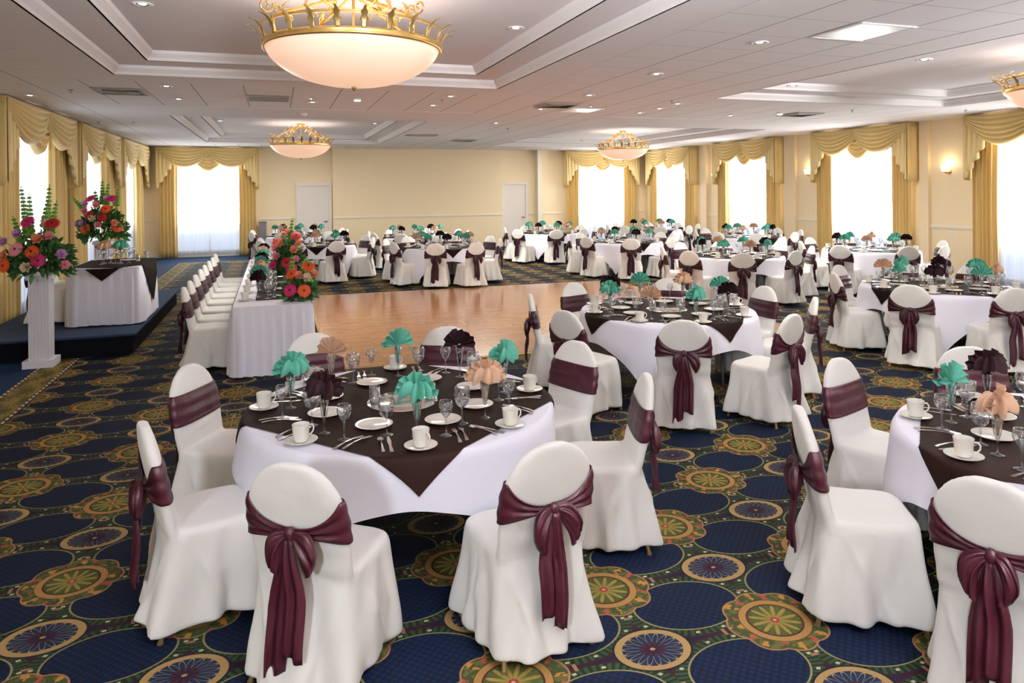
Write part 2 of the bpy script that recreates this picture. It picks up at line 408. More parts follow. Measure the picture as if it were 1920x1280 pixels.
# windows: frame, muntins and lit pane set in each opening
wi=1
def window(c,axis,pos,sgn,pm,hw):
    global wi
    def tr(a,d,z): return (pos+sgn*d,a,z) if axis=='y' else (a,pos+sgn*d,z)
    def bx(mb,a0,a1,d0,d1,z0,z1):
        p=tr(a0,d0,z0);q=tr(a1,d1,z1); mb.box(min(p[0],q[0]),max(p[0],q[0]),min(p[1],q[1]),max(p[1],q[1]),z0,z1)
    fr=MB()
    for a0,a1,z0,z1 in ((c-hw,c-hw+.06,ZS,ZT),(c+hw-.06,c+hw,ZS,ZT),(c-hw,c+hw,ZS,ZS+.06),(c-hw,c+hw,ZT-.06,ZT),(c-.025,c+.025,ZS,ZT),(c-hw,c+hw,.92,1.0)): bx(fr,a0,a1,.10,.15,z0,z1)
    r=obj('window_%d'%wi,(fr,M['doorpaint'],False)); r['kind']='structure'
    p=MB(); a,b=tr(c-hw,.17,ZS),tr(c+hw,.17,ZT)
    vs=[tr(c-hw,.17,.98),tr(c+hw,.17,.98),tr(c+hw,.17,ZT),tr(c-hw,.17,ZT)]
    nrm=(Vector(vs[1])-Vector(vs[0])).cross(Vector(vs[2])-Vector(vs[1]))
    p.add(vs,[(0,1,2,3)] if True else [])
    obj('window_pane',(p,pm,False),r)
    p=MB(); p.add([tr(c-hw,.17,ZS),tr(c+hw,.17,ZS),tr(c+hw,.17,.94),tr(c-hw,.17,.94)],[(0,1,2,3)]); obj('lower_pane',(p,M['paneLow'],False),r)
    s=MB(); bx(s,c-hw-.03,c+hw+.03,-.02,.10,ZS-.04,ZS); obj('window_sill',(s,M['trim'],False),r)
    wi+=1
# drapery: local frame: u along the wall, d out from the wall into the room
def frame_of(axis,pos,sgn,c,flip):
    def T(u,d,z):
        u=u*flip
        return (pos-sgn*d,c+u,z) if axis=='y' else (c+u,pos-sgn*d,z)
    return T
def sheer(T,hw,lab,seed):
    rnd=random.Random(seed); ph=rnd.random()*6
    mb=MB()
    def fn(u,v):
        x=(u*2-1)*hw; z=.06+v*3.14
        return T(x,.058+.014*math.sin(x*34+ph+.8*math.sin(x*5))+.008*math.sin(x*71+v*1.5),z)
    mb.grid(fn,110,6)
    tag(obj('sheer_curtain',(mb,M['sheer'])),'white sheer over '+lab,'curtain','white sheers over the windows')
def panel(T,x0,x1,lab,seed):
    rnd=random.Random(seed); ph=rnd.random()*6; nf=rnd.choice((5,6))
    def fn(u,v):
        g=1-.10*math.sin(PI*v)*(.6)
        x=(x0+x1)/2+(u-.5)*(x1-x0)*g
        a=2*PI*nf*u+ph+.35*math.sin(3*v+ph)
        return T(x+.012*math.cos(a),.165+.042*math.sin(a)+.012*math.sin(2.3*a+v*2),.02+v*3.25)
    mb=MB(); mb.grid(fn,84,16)
    me=solid(mb.mesh('drapery_panel',M['drape']),.008)
    tag(obj('drapery_panel',me),lab,'curtain','gold drapes beside the windows')
def valance(T,hw,flat,where):
    """two large swags over a small centre swag, cascading jabots at both ends and flat returns to the wall"""
    t=thing('swag_valance','gold swagged valance over '+where,'curtain valance',T(0,0,0),0,'gold swag valances')
    org=Vector(T(0,0,0))
    L=lambda u,d,z: tuple(Vector(T(u,d,z))-org)
    zt=3.412
    def swag(x0,x1,D,dd,nf,nm,sag=2.2):
        def fn(u,v):
            k=max(0,1-abs(2*u-1)**sag)
            x=x0+(x1-x0)*u; x+= (0.5-u)*.10*(1-v)*0
            fold=abs(math.sin(PI*v*nf))
            z=zt-.02-D*(v**.85)*k-.12*(1-k)*v
            d=dd+.075*math.sin(PI*min(1,.15+v*.8))*k+(.075*fold)*(.25+.75*k)-.03*v
            return L(x,d,z)
        mb=MB(); mb.grid(fn,40,nf*10)
        obj('swag',solid(mb.mesh('swag',M['drape2']),.006),t)
    iw=hw*.985; jw=hw*.31
    swag(-hw*.40,hw*.40,.74,.20,6,'c',1.8)
    swag(-iw,.10,.62,.34,6,'a',2.0); swag(-.10,iw,.62,.34,6,'b',2.0)
    def jabot(sg):
        nf=4
        def fn(u,v):
            x=sg*(hw-jw+jw*u); a=2*PI*nf*u
            zb=2.92-(2.92-2.14)*u**.85
            z=zt-.02-(zt-.02-zb)*v
            return L(x+sg*.045*math.sin(a)*v,.315+.032*math.cos(a)+.01*v,z)
        mb=MB(); mb.grid(fn,72,8)
        obj('jabot',solid(mb.mesh('jabot',M['drape2']),.006),t)
        def fr(u,v):
            d=.01+.33*u; zb=2.14+.03*math.sin(PI*u)*-1
            return L(sg*(hw+.012+.01*math.sin(u*9)),d,zt-.02-(zt-.02-zb)*v)
        mb=MB(); mb.grid(fr,12,6)
        obj('return_panel',solid(mb.mesh('return_panel',M['drape2']),.008),t)
    jabot(1); jabot(-1)
    b=MB()
    P=[L(-hw,.0,zt-.02),L(hw,.0,zt-.02),L(hw,.33,zt-.02),L(-hw,.33,zt-.02),L(-hw,.0,zt),L(hw,.0,zt),L(hw,.33,zt),L(-hw,.33,zt)]
    b.add(P,[(0,1,2,3),(7,6,5,4),(0,4,5,1),(1,5,6,2),(2,6,7,3),(3,7,4,0)]); obj('pelmet_board',(b,M['drape2'],False),t)
def dressed(c,axis,pos,sgn,pm,hw,vw,where,seed,vis=True,pw=.52):
    window(c,axis,pos,sgn,pm,hw)
    T=frame_of(axis,pos,sgn,c,1)
    sheer(T,hw+.10,where,seed)
    if not vis: return
    ends=(('nearer','farther') if axis=='y' else ('stage-side','window-side'))
    panel(T,-vw+.04,-vw+.04+pw,'gold drape, '+ends[0]+' edge of '+where,seed+50)
    panel(T,vw-.04-pw,vw-.04,'gold drape, '+ends[1]+' edge of '+where,seed+90)
    valance(T,vw,1,where)
ord_=['corner-most window','second window from the far corner','third window from the far corner','cropped fourth window','fifth window','sixth window']
for i,y in enumerate(WR): dressed(y,'y',XR,1,M['paneR'],HW,1.47,ord_[i]+' of the bright window wall',100+i,vis=i<5)
for i,y in enumerate(WL): dressed(y,'y',XL,-1,M['paneL'],HW,1.87,['farthest window','middle window','nearest visible window','hidden window','hidden nearest window'][i]+' of the stage-side wall',200+i,vis=i<4,pw=.98)
dressed(WF[0],'x',YF,1,M['paneF'],1.05,1.45,'far wall window near the stage',300)
dressed(WF[1],'x',YF,1,M['paneR'],1.05,1.47,'far wall window near the bright corner',301)
# ------------------------------------------------------------------ ceiling: tiles, tray recesses
trays=[(-1.80,2.96,2.30,9.52),(-1.80,2.96,14.35,21.6),(6.62,11.38,2.40,9.65),(6.62,11.38,14.5,21.8)]
blocks=[(-2.336,3.475,YB,10.065),(-2.336,3.475,12.65,22.4),(6.05,11.95,YB,10.065),(6.05,11.95,12.65,22.4)]
def rect_minus(mb,o,i,z,th=.04,mi=0):
    x0,x1,y0,y1=o; a0,a1,b0,b1=i
    for r in ((x0,x1,y0,b0),(x0,x1,b1,y1),(x0,a0,b0,b1),(a1,x1,b0,b1)):
        if r[1]-r[0]>1e-4 and r[3]-r[2]>1e-4: mb.box(r[0],r[1],r[2],r[3],z,z+th,mi)
xs=[XL-.2,-2.336,3.475,6.05,11.95,XR+.2]; ys=[YB-.2,YB,10.065,12.65,22.4,YF+.2]
mb=MB()
for i in range(5):
    for j in range(5):
        if i in (1,3) and j in (1,3): continue
        mb.box(xs[i],xs[i+1],ys[j],ys[j+1],H,H+.05)
cl=struct('ceiling',mb,M['tile'])
for k2,(b,t) in enumerate(zip(blocks,trays)):
    mb=MB()
    rect_minus(mb,b,t,H-.004,.05)                                   # smooth surround
    st=.42; t2=(t[0]+st,t[1]-st,t[2]+st,t[3]-st)
    rect_minus(mb,(t[0]-.05,t[1]+.05,t[2]-.05,t[3]+.05),t2,H+.11,.04)        # first step
    mb.box(t2[0]-.05,t2[1]+.05,t2[2]-.05,t2[3]+.05,H+.22,H+.26)     # recess lid
    o=struct('ceiling_tray',mb,M['ceil'])
    mm=MB()
    for (q,z0) in ((t,H-.004),(t2,H+.11)):
        pr=[(0.0,.0),(.02,0),(.03,.03),(.075,.075),(.085,.11)]       # cove moulding profile, outwards(in) and up
        def ring(d,z): return [(q[0]+d,q[2]+d,z),(q[1]-d,q[2]+d,z),(q[1]-d,q[3]-d,z),(q[0]+d,q[3]-d,z)]
        vs=[];fs=[]
        for d,z in pr: vs+=ring(d-.02,z0+z+.0)
        for i in range(len(pr)-1):
            for e in range(4): fs.append((i*4+e,i*4+(e+1)%4,(i+1)*4+(e+1)%4,(i+1)*4+e))
        mm.add(vs,fs)
    obj('tray_moulding',(mm,M['plaster'],False),o)
# ------------------------------------------------------------------ dance floor
DX0,DX1,DY0,DY1=.62,6.95,8.2,14.05
t=thing('dance_floor','portable polished oak parquet dance floor laid on the carpet','dance floor',(0,0,0))
obj('parquet_deck',(MB().box(DX0,DX1,DY0,DY1,.0,.014),M['parquet'],False),t)
mb=MB(); 
for a in ((DX0-.06,DX1+.06,DY0-.06,DY0),(DX0-.06,DX1+.06,DY1,DY1+.06),(DX0-.06,DX0,DY0,DY1),(DX1,DX1+.06,DY0,DY1)): mb.box(a[0],a[1],a[2],a[3],0,.012)
obj('metal_edging',(mb,mat('brass_edging',(.45,.30,.10),.4,metal=.6)),t)
# ------------------------------------------------------------------ chairs
def hwid(z):
    if z<.66: return .213+.012*min(1,(z-.4)/.2)
    t=min(1,(z-.66)/.272); return .225*max(0,(1-t**2.3))**(1/2.3)
def yc(z): return -.215-.095*((z-.45)/.48)
def thick(z): return .036 if z<.8 else .036-.012*(z-.8)/.13
def sup(an,hx,hy,e=2.6):
    c_,s_=math.cos(an),math.sin(an); return (hx*math.copysign(abs(c_)**(2/e),c_),hy*math.copysign(abs(s_)**(2/e),s_))
def cover_mesh(seed):
    mb=MB(); n=40
    rings=[(.045,.262,-.330,.222),(.20,.246,-.292,.210),(.36,.232,-.262,.196),(.44,.226,-.25,.188),(.468,.218,-.243,.180),(.478,.195,-.22,.158)]
    vs=[]
    for z,hx,y0,y1 in rings:
        for k in range(n):
            x,y=sup(2*PI*k/n,hx,(y1-y0)/2,5.5); vs.append((x,(y0+y1)/2+y,z))
    fs=[(i*n+k,i*n+(k+1)%n,(i+1)*n+(k+1)%n,(i+1)*n+k) for i in range(len(rings)-1) for k in range(n)]
    fs+=[tuple(range(n))[::-1],tuple((len(rings)-1)*n+k for k in range(n))]
    mb.add(vs,fs)
    zs=[.40,.5,.6,.68,.74,.79,.83,.865,.89,.91,.924,.930]; vs=[]
    for z in zs:
        for k in range(n):
            x,y=sup(2*PI*k/n,max(hwid(z),.01),thick(z),3); vs.append((x,yc(z)+y,z))
    fs=[(i*n+k,i*n+(k+1)%n,(i+1)*n+(k+1)%n,(i+1)*n+k) for i in range(len(zs)-1) for k in range(n)]
    fs+=[tuple(range(n))[::-1],tuple((len(zs)-1)*n+k for k in range(n))]
    mb.add(vs,fs)
    me=mb.mesh('cv',M['cover'])
    o=bpy.data.objects.new('tmp',me); COL.objects.link(o)
    r=o.modifiers.new('r','REMESH'); r.mode='VOXEL'; r.voxel_size=.0125; r.use_smooth_shade=True
    s_=o.modifiers.new('s','SMOOTH'); s_.iterations=4; s_.factor=.5
    dg=bpy.context.evaluated_depsgraph_get(); dg.update()
    m2=bpy.data.meshes.new_from_object(o.evaluated_get(dg)); bpy.data.objects.remove(o)
    rnd=random.Random(seed); p1,p2=rnd.random()*9,rnd.random()*9
    for v in m2.vertices:
        x,y,z=v.co; an=math.atan2(y+.03,x)
        nrm=Vector(v.normal)
        if z<.45:
            a=(.45-z)/.42
            d=.023*a**.8*(math.sin(an*7+p1+2.5*math.sin(an*2+p2))+.6*math.sin(an*13+p2+3*z))
            d+=.030*a**.6*noise.noise(Vector((an*2.2+p1,z*4-an*1.3,p2)))
            # diagonal drag folds from the seat corners
            for sx in (-1,1):
                dx=x-sx*.22
                if y<-.05: d+=.012*math.exp(-((dx*1.0+sx*(.45-z)*.38+sx*.02)/.020)**2)*min(1,(.45-z)*6)*(1 if z>.1 else z/.1)
            for sy in (-1,):
                d+=.010*math.exp(-(((y+.17)-(.45-z)*.55)/.022)**2)*min(1,(.45-z)*6)*(1 if abs(x)>.17 else 0)
            rd=math.hypot(x,y+.05); q_=min(1,rd/.23)**3
            v.co+=Vector((x,y+.05,0))/max(rd,.05)*d*q_
            v.co.z+= .007*math.sin(an*4+p1)*a**3*q_
        else:
            v.co+=nrm*.004*noise.noise(Vector((x*9+p1,y*9,z*5+p2)))
            if z<.62 and y<-.2: v.co+=nrm*.004*math.sin(z*60+x*9+p1)*(1-abs(x)/.25)
    for p in m2.polygons: p.use_smooth=True
    m2.materials.clear(); m2.materials.append(M['cover'])
    return m2
def sash_mesh(seed):
    rnd=random.Random(seed); p1=rnd.random()*6
    mb=MB()
    def fn(u,v):
        an=-PI/2+2*PI*u           # u=0 rear centre, .5 front
        # distance from the rear knot 0..1
        front=1 if .25<u<.75 else None
        rear=min(u,1-u)/.22
        t=min(1,max(0,rear)); t=t*t*(3-2*t) if t<1 else 1
        zc_=.655+(.700-.655)*t; hh=.020+(.088-.020)*t**.85
        z=zc_+(v*2-1)*hh
        x,y=sup(an,hwid(z),thick(z),3)
        x=x*(1+.02*(1-t)); l=math.hypot(x/.22,y/.04) or 1
        pleat=(.0035+.004*(1-t))*math.sin(v*PI*(5)+p1+u*3)
        off=.007+.012*(1-t)+pleat
        nx,ny=(math.cos(an)*.6,math.sin(an))
        return (x+nx*off,yc(z)+y+ny*off,z)
    mb.grid(fn,72,14,cu=True)
    return solid(mb.mesh('sash',M['sash']),.003)
YK=yc(.655)-.036-.02
def bow_mesh(seed,sg):
    rnd=random.Random(seed*7+sg); W=.115+rnd.random()*.035; D=.085+rnd.random()*.055; p=rnd.random()*6
    # a drooping loop: flattened cloth tube that widens away from the knot, creased along its length
    def fn(u,v):
        ang=-.15-1.05*(D/.12)*v**.9*.8
        L=W*v**.9
        w=.010+.058*math.sin(PI*min(.80,v*.62+.02))**1.2
        if v>.9: w*=math.sqrt(max(.0,1-((v-.9)/.1)**2))*.45+.55
        th=.005+.022*math.sin(PI*min(1,v*.95))
        a=2*PI*u
        cr=.0055*math.sin(a*5+p)+.004*math.sin(a*9+p*2+v*3)
        x0=sg*L*math.cos(ang); z0=L*math.sin(ang)-.25*D*v*v
        nx,nz=(-math.sin(ang)*sg*-1,math.cos(ang))
        o=math.cos(a)*w*(1+.1*math.sin(v*7+p))
        t_=math.sin(a)*th+cr*min(1,v*4)
        return (x0-sg*math.sin(ang)*o*.55, YK-.012-t_-.022*v, .655+z0+nz*o+cr*.5)
    mb=MB(); mb.grid(fn,36,14,cu=True)
    n_=36; mb.f+= [tuple(range(n_))[::-1],tuple(14*n_+k for k in range(n_))]; mb.m+=[0,0]
    return mb.mesh('bow_loop',M['sash'],True)
def tail_mesh(seed,sg):
    rnd=random.Random(seed*13+sg*3); Ln=.36+rnd.random()*.19; W=.032+rnd.random()*.012; dx=sg*(.020+rnd.random()*.022); sk=rnd.uniform(-.02,.02); p=rnd.random()*6
    def fn(u,v):
        w=.014+(W-.014)*min(1,v*2.6)**.7
        x=dx*min(1,v*2)+sk*v*v+(u*2-1)*w
        zb=.645-Ln*v-(u-.5)*.03*v*sg
        fold=.011*math.sin((u*2-1)*4.4+p)*min(1,v*3)+.006*math.sin(v*9+p)
        return (x,YK-.016-.02*v+fold-.006*(sg>0),zb)
    mb=MB(); mb.grid(fn,12,18)
    return solid(mb.mesh('sash_tail',M['sash']),.003)
def knot_mesh():
    mb=MB()
    def fn(u,v):
        a=2*PI*u;b=PI*v-PI/2
        return (.024*math.cos(b)*math.cos(a)*(1+.12*math.sin(5*a)),YK-.012+.020*math.cos(b)*math.sin(a),.655+.030*math.sin(b))
    mb.grid(fn,20,8,cu=True); return mb.mesh('knot',M['sash'])
def leg_mesh(x,y):
    mb=MB(); mb.tube([(x*.78,y*.62,.42),(x,y,.008)],.011,6); mb.lathe([(0,0),(.014,0),(.014,.009),(0,.009)],10,tr=Matrix.Translation((x,y,0))); return mb.mesh('leg',M['leg'],False)
LEGS=[leg_mesh(sx*.215,y) for sx in (-1,1) for y in (-.272,.185)]
KN=knot_mesh(); CH=[]
for i in range(4):
    CH.append(dict(c=cover_mesh(i*3+1),s=sash_mesh(i+1),b=[bow_mesh(i+1,-1),bow_mesh(i+1,1)],t=[tail_mesh(i+1,-1),tail_mesh(i+1,1)]))
PROTO={}
def chair(x,y,rz,var,legs,label,group=None,z=0):
    key=(var,legs); fresh=key not in PROTO
    if fresh:
        t=thing('covered_banquet_chair',label,'chair',(x,y,z),rz,group); k=CH[var]
        obj('slipcover',k['c'],t)
        s_=obj('sash',k['s'],t)
        for m_ in k['b']: obj('bow_loop',m_,s_)
        obj('knot',KN,s_)
        for m_ in k['t']: obj('sash_tail',m_,s_)
        if legs:
            for m_ in LEGS: obj('leg',m_,t)
        index_kids(t); PROTO[key]=t
    else:
        t=copytree(PROTO[key]); t.location=(x,y,z); t.rotation_euler=(0,0,rz)
        tag(t,label,'chair'); 
        if group: t['group']=group
        elif 'group' in t: del t['group']
    return t
# ------------------------------------------------------------------ tableware meshes (origin on the table)
def lathe_thing(prof,mat_,n=24,name='m'): return MB().lathe(prof,n).mesh(name,mat_,True,R_(50))
def goblet_mesh(h,rb,rr,bowl0,n=20):
    p=[(0,.0),(.034,.0),(.034,.002),(.012,.006),(.0045,.012),(.004,bowl0*.55),(.0055,bowl0*.7),(.004,bowl0-.004)]
    for i in range(1,9):
        t=i/8; r=rb*math.sin(min(1,t*1.35)*PI/2)*(1-.0*t) if t<.74 else rb+(rr-rb)*((t-.74)/.26)
        p.append((r,bowl0+(h-bowl0)*t))
    inner=[(max(0,r-.0015),z) for r,z in reversed(p[8:])]+[(0,bowl0+.004)]
    return MB().lathe(p+inner,n).mesh('goblet',M['glass'])
WAT=MB().lathe([(0,.088),(.020,.092),(.034,.108),(.0405,.130),(.0405,.132),(0,.132)],20).mesh('water',M['glass'])
GOB=goblet_mesh(.195,.044,.037,.075); WINE=goblet_mesh(.175,.037,.032,.080); 
def flute_mesh():
    p=[(0,0),(.031,0),(.031,.002),(.010,.006),(.0045,.014),(.004,.05),(.0065,.065),(.016,.10),(.023,.15),(.026,.195)]
    p+=[(.0245,.195),(.0215,.15),(.0145,.10),(.004,.07),(0,.068)]
    return MB().lathe(p,20).mesh('flute',M['glass'])
FLU=flute_mesh()
PLATE=lathe_thing([(0,.004),(.055,.004),(.058,.0),(.062,.004),(.096,.014),(.098,.016),(.094,.017),(.062,.008),(0,.007)],M['china'],36,'plate')
SAUCER=lathe_thing([(0,.003),(.038,.003),(.041,0),(.045,.003),(.080,.014),(.081,.016),(.078,.016),(.044,.007),(0,.006)],M['china'],32,'saucer')
def cup_meshes():
    p=[(0,.002),(.028,.002),(.030,0),(.032,.003),(.037,.02),(.040,.05),(.043,.082),(.041,.083),(.038,.05),(.034,.02),(.028,.008),(0,.007)]
    b=MB().lathe(p,28).mesh('cup',M['china'],True,R_(60))
    h=MB().tube([(.039,0,.068),(.056,0,.070),(.065,0,.057),(.063,0,.040),(.052,0,.026),(.036,0,.022)],[.0045,.0045,.004,.004,.004,.0045],8).mesh('handle',M['china'])
    return b,h
CUP,CUPH=cup_meshes()
def cut(prof,zf,name,tines=0):
    """cutlery: outline of half widths along the length, gently arched"""
    mb=MB(); N=len(prof); th=.0018
    vs=[];fs=[]
    for i,(l,w) in enumerate(prof):
        z=zf(l); vs+=[(-w,l,z),(w,l,z),(w,l,z+th),(-w,l,z+th)]
    for i in range(N-1):
        a=i*4
        for e in range(4): fs.append((a+e,a+(e+1)%4,a+4+(e+1)%4,a+4+e))
    fs+=[(3,2,1,0),tuple((N-1)*4+k for k in range(4))]
    mb.add(vs,fs)
    for k in range(tines):
        x=(k-(tines-1)/2)*.0062; l0=prof[-1][0]-.002
        mb.tube([(x,l0,zf(l0)+.001),(x,l0+.025,zf(l0+.025)+.001),(x*.95,l0+.05,zf(l0+.05)+.002)],[.0018,.0016,.0008],6)
    return mb.mesh(name,M['steel'],False)
arch=lambda l:.001+.010*math.sin(PI*min(1,max(0,l/.20)))
FORK=cut([(0,.006),(.004,.010),(.03,.008),(.08,.0035),(.125,.0035),(.14,.010),(.155,.0125),(.160,.0125)],arch,'fork',4)
KNIFE=cut([(0,.007),(.005,.010),(.03,.009),(.10,.006),(.115,.0085),(.16,.010),(.205,.007),(.22,.002)],lambda l:.001,'knife')
def spoon_mesh():
    mb=MB(); base=cut([(0,.006),(.004,.009),(.03,.007),(.08,.003),(.13,.003)],arch,'x')
    mb.v=[tuple(v.co) for v in base.vertices]; mb.f=[tuple(p.vertices) for p in base.polygons]; mb.m=[0]*len(mb.f)
    mb.grid(lambda u,v:(.017*v*math.cos(2*PI*u),.150+.027*v*math.sin(2*PI*u),.006-.006*(1-v*v)+.001+ .006*v),20,4,cu=True)
    return mb.mesh('spoon',M['steel'])
SPOON=spoon_mesh()
def napkin_mesh(kind,seed,m_):
    rnd=random.Random(seed); mb=MB()
    def fan(rot,tilt,rad,span,N,d,zc,yo=0):
        tr=Matrix.Translation((0,0,zc))@Matrix.Rotation(rot,4,'Z')@Matrix.Rotation(tilt,4,'X')
        def fn(u,v):
            k=u*2*N; s_=1 if int(round(k))%2 else -1
            an=(u-.5)*span; r=.010+rad*v*(1+.05*math.sin(k*1.7+seed))
            dd=s_*d*(.25+.75*v)+.012*v*v*math.sin(an*3+seed)
            return (r*math.sin(an),dd+yo,r*math.cos(an))
        mb.grid(fn,2*N,4,tr=tr)
    if kind=='fan':
        fan(0,.10,.100,R_(190),8,.016,.210); fan(.35,-.40,.086,R_(180),7,.016,.210)
    else:
        def ruf(rad,zc,n_,amp,ph,lim):
            def fn(u,v):
                th=2*PI*u; f_=lim*v; a_=amp*min(1,v*2.2)
                w=math.sin(n_*th+ph+1.6*math.sin(2*th+ph)+2.2*v)
                r=rad*(1+a_*w); dip=.028*math.exp(-(v/.16)**2)
                return (r*math.sin(f_)*math.cos(th),r*math.sin(f_)*math.sin(th)*.85,zc+r*.78*math.cos(f_)-dip+.010*math.sin(n_*th*.5+ph)*v)
            mb.grid(fn,96,12,cu=True)
        ruf(.078,.222,9,.26,seed,R_(108)); fan(.2,.12,.102,R_(180),8,.018,.212)
    mb.grid(lambda u,v:((.003+.013*v)*(1+.2*math.sin(10*PI*u))*math.cos(2*PI*u),(.003+.013*v)*(1+.2*math.sin(10*PI*u))*math.sin(2*PI*u),.088+.122*v),40,5,cu=True)
    return solid(mb.mesh('napkin',m_,False),.0016)
NAP={(c_,k_):napkin_mesh(k_,i*5+j,M[c_]) for i,c_ in enumerate(('teal','peach','dark')) for j,k_ in enumerate(('fan','rosette'))}
CN={'teal':'teal','peach':'peach','dark':'dark brown'}
def put(name,me,loc,rz,label,cat,group,kids=()):
    o=obj(name,me,None,loc,rz); tag(o,label,cat,group)
    for nm,m_ in kids: obj(nm,m_,o)
    return o
SLOT=['window-side','far window-side','far-side','far stage-side','stage-side','near stage-side','near-side','near window-side']
CHSLOT=['window side, farther half','far side, window half','far side, stage half','stage side, farther half','stage side, nearer half','near side, stage half','near side, window half','window side, nearer half']
ZT_=.76
def setting(cx_,cy_,psi,k,tn,nap,kind,full,near,zt=ZT_+.008,rs=1.0):
    """one place: polar about the table centre, psi = outward direction"""
    rj=random.uniform
    def P(da,r): a=psi+R_(da); return (cx_+r*rs*math.cos(a),cy_+r*rs*math.sin(a),zt)
    pl=SLOT[k]+' place of '+tn
    gr=lambda w:w+' on '+tn
    f_=P(rj(-2,2),.60+rj(-.02,.03)); 
    put('champagne_flute',FLU,f_,0,'clear flute holding the napkin, '+pl,'glass',gr('champagne flutes'))
    put('folded_napkin',NAP[(nap,kind)],f_,rj(-.7,.7)-YAW,CN[nap]+' napkin in a flute, '+pl,'napkin',gr('folded napkins'))
    put('water_goblet',GOB,P(rj(-15.5,-13.5),.57+rj(-.02,.02)),0,'footed water goblet, '+pl,'glass',gr('water goblets'),[('water',WAT)] if near else ())
    if near or k%2: put('wine_glass',WINE,P(rj(12.5,14),.66+rj(-.01,.02)),0,'small stemmed wine glass, '+pl,'glass',gr('wine glasses'))
    c_=P(rj(-3,1),.775+rj(0,.01))
    put('saucer',SAUCER,c_,0,'round ivory saucer under a cup, '+pl,'saucer',gr('saucers'))
    put('coffee_cup',CUP,(c_[0],c_[1],c_[2]+.009),rj(-1.2,.9),'ivory coffee cup on its saucer, '+pl,'cup',gr('coffee cups'),[('handle',CUPH)])
    put('bread_plate',PLATE,P(rj(19,22),.46+rj(-.02,.02)),0,'small round ivory plate, '+pl,'plate',gr('bread plates'))
    if near:
        a=psi+PI/2
        put('fork',FORK,P(14.5,.80),a,'outer fork of the pair, '+pl,'cutlery',gr('forks'))
        put('fork',FORK,P(17.5,.79),a,'inner fork of the pair, '+pl,'cutlery',gr('forks'))
        put('knife',KNIFE,P(-9.5,.82),a,'table knife beside the saucer, '+pl,'cutlery',gr('knives'))
        put('spoon',SPOON,P(-12.5,.81),a,'teaspoon next to the knife, '+pl,'cutlery',gr('spoons'))
# ------------------------------------------------------------------ cloths
RT=.86
def cloth_mesh(hs,phase,off,m_,seed,zt,maxdrop=.73,wave=1.0):
    rnd=random.Random(seed); p1,p2=rnd.random()*6,rnd.random()*6
    N=144; rr=[0,.3,.6,.78,.84,.858,.868]; K=14
    mb=MB(); vs=[]
    for k in range(N):
        a=2*PI*k/N; q=(a-phase+PI/4)%(PI/2)-PI/4; b=hs/math.cos(q)
        col=[]
        flat=min(1,b/ .868)
        for r in rr:
            col.append((min(r,b) if b<.868 else r,zt+off,0))
        col=[(r*flat if b<.868 else r,z,0) for r,z,_ in col]
        drop=min(maxdrop,max(0,b-.868))
        fa=1 if drop>0 else 0
        for i in range(1,K+1):
            s_=drop*i/K
            amp=wave*min(.065,s_*.17)
            fold=amp*(.5*math.sin(a*8+p1)+.32*math.sin(a*15+p2)+.3*math.sin(a*5+p2))
            cur=.012*(1-math.exp(-s_*60)); r=.868+cur+.03*s_+max(-.01*s_-.0,fold*.55+amp*.35)
            z=zt+off-s_*.985+.0
            if drop<=0: r=b-off*1.6+.0004*i
            col.append((r+off*1.6,z,0))
        for r,z,_ in col: vs.append((r*math.cos(a),r*math.sin(a),z))
    C=len(rr)+K; fs=[]
    for k in range(N):
        k2=(k+1)%N
        for i in range(C-1):
            if i==0: fs.append((k*C,k*C+1,k2*C+1))
            else: fs.append((k*C+i,k*C+i+1,k2*C+i+1,k2*C+i))
    mb.add(vs,fs)
    me=mb.mesh('cloth',m_)
    import bmesh
    bm=bmesh.new(); bm.from_mesh(me); bmesh.ops.remove_doubles(bm,verts=bm.verts,dist=.0008); bm.to_mesh(me); bm.free()
    return me
TOP=MB().lathe([(0,.735),(RT-.01,.735),(RT,.742),(RT,.752),(RT-.008,.757),(0,.757)],64).mesh('table_top',M['grey'],True,R_(40))
def tleg(a):
    mb=MB(); c_,s_=math.cos(a),math.sin(a)
    mb.tube([(c_*.52,s_*.52,.74),(c_*.55,s_*.55,.02),(c_*.55,s_*.55,0)],.014,8); mb.tube([(c_*.53,s_*.53,.35),(c_*.15,s_*.15,.73)],.008,6)
    return mb.mesh('leg',M['darkmetal'])
TL=[tleg(R_(a)) for a in (30,150,210,330)]
MIR=MB().lathe([(0,0),(.20,0),(.205,.002),(.20,.004),(0,.004)],48).mesh('mirror_disc',M['mirror'],True,R_(30))
VOT=MB().lathe([(0,0),(.030,0),(.030,.002),(.031,.10),(.029,.10),(.028,.008),(0,.007)],20).mesh('votive',M['glass'])
WAX=MB().lathe([(0,.009),(.026,.009),(.026,.028),(0,.028)],16).mesh('wax',M['wick'])
T=dict(
 a=(.70,4.17,'nearest table',-5,1),b=(3.80,6.42,'table at the dance floor corner',8,1),c=(3.74,2.34,'cropped front-row table',-4,1),
 d=(7.80,6.70,'second-row table by the windows',0,1),e=(8.02,11.15,'third-row table off the dance floor',-14,0),f=(11.2,11.15,'third-row table by the window wall',0,0),
 g=(7.85,15.15,'fourth-row table past the dance floor',0,0),h=(7.45,19.05,'rear-row table by the far door',0,0),i=(10.85,19.15,'rear-row table in the bright corner',0,0),
 j=(11.45,15.3,'fourth-row table by the window wall',0,0),k=(3.52,15.42,'centre table past the dance floor',0,0),l=(3.6,18.95,'centre table against the far wall',0,0),
 m=(.92,17.2,'first table behind the head table',-4,0),n=(.62,20.9,'rearmost table behind the head table',0,0))
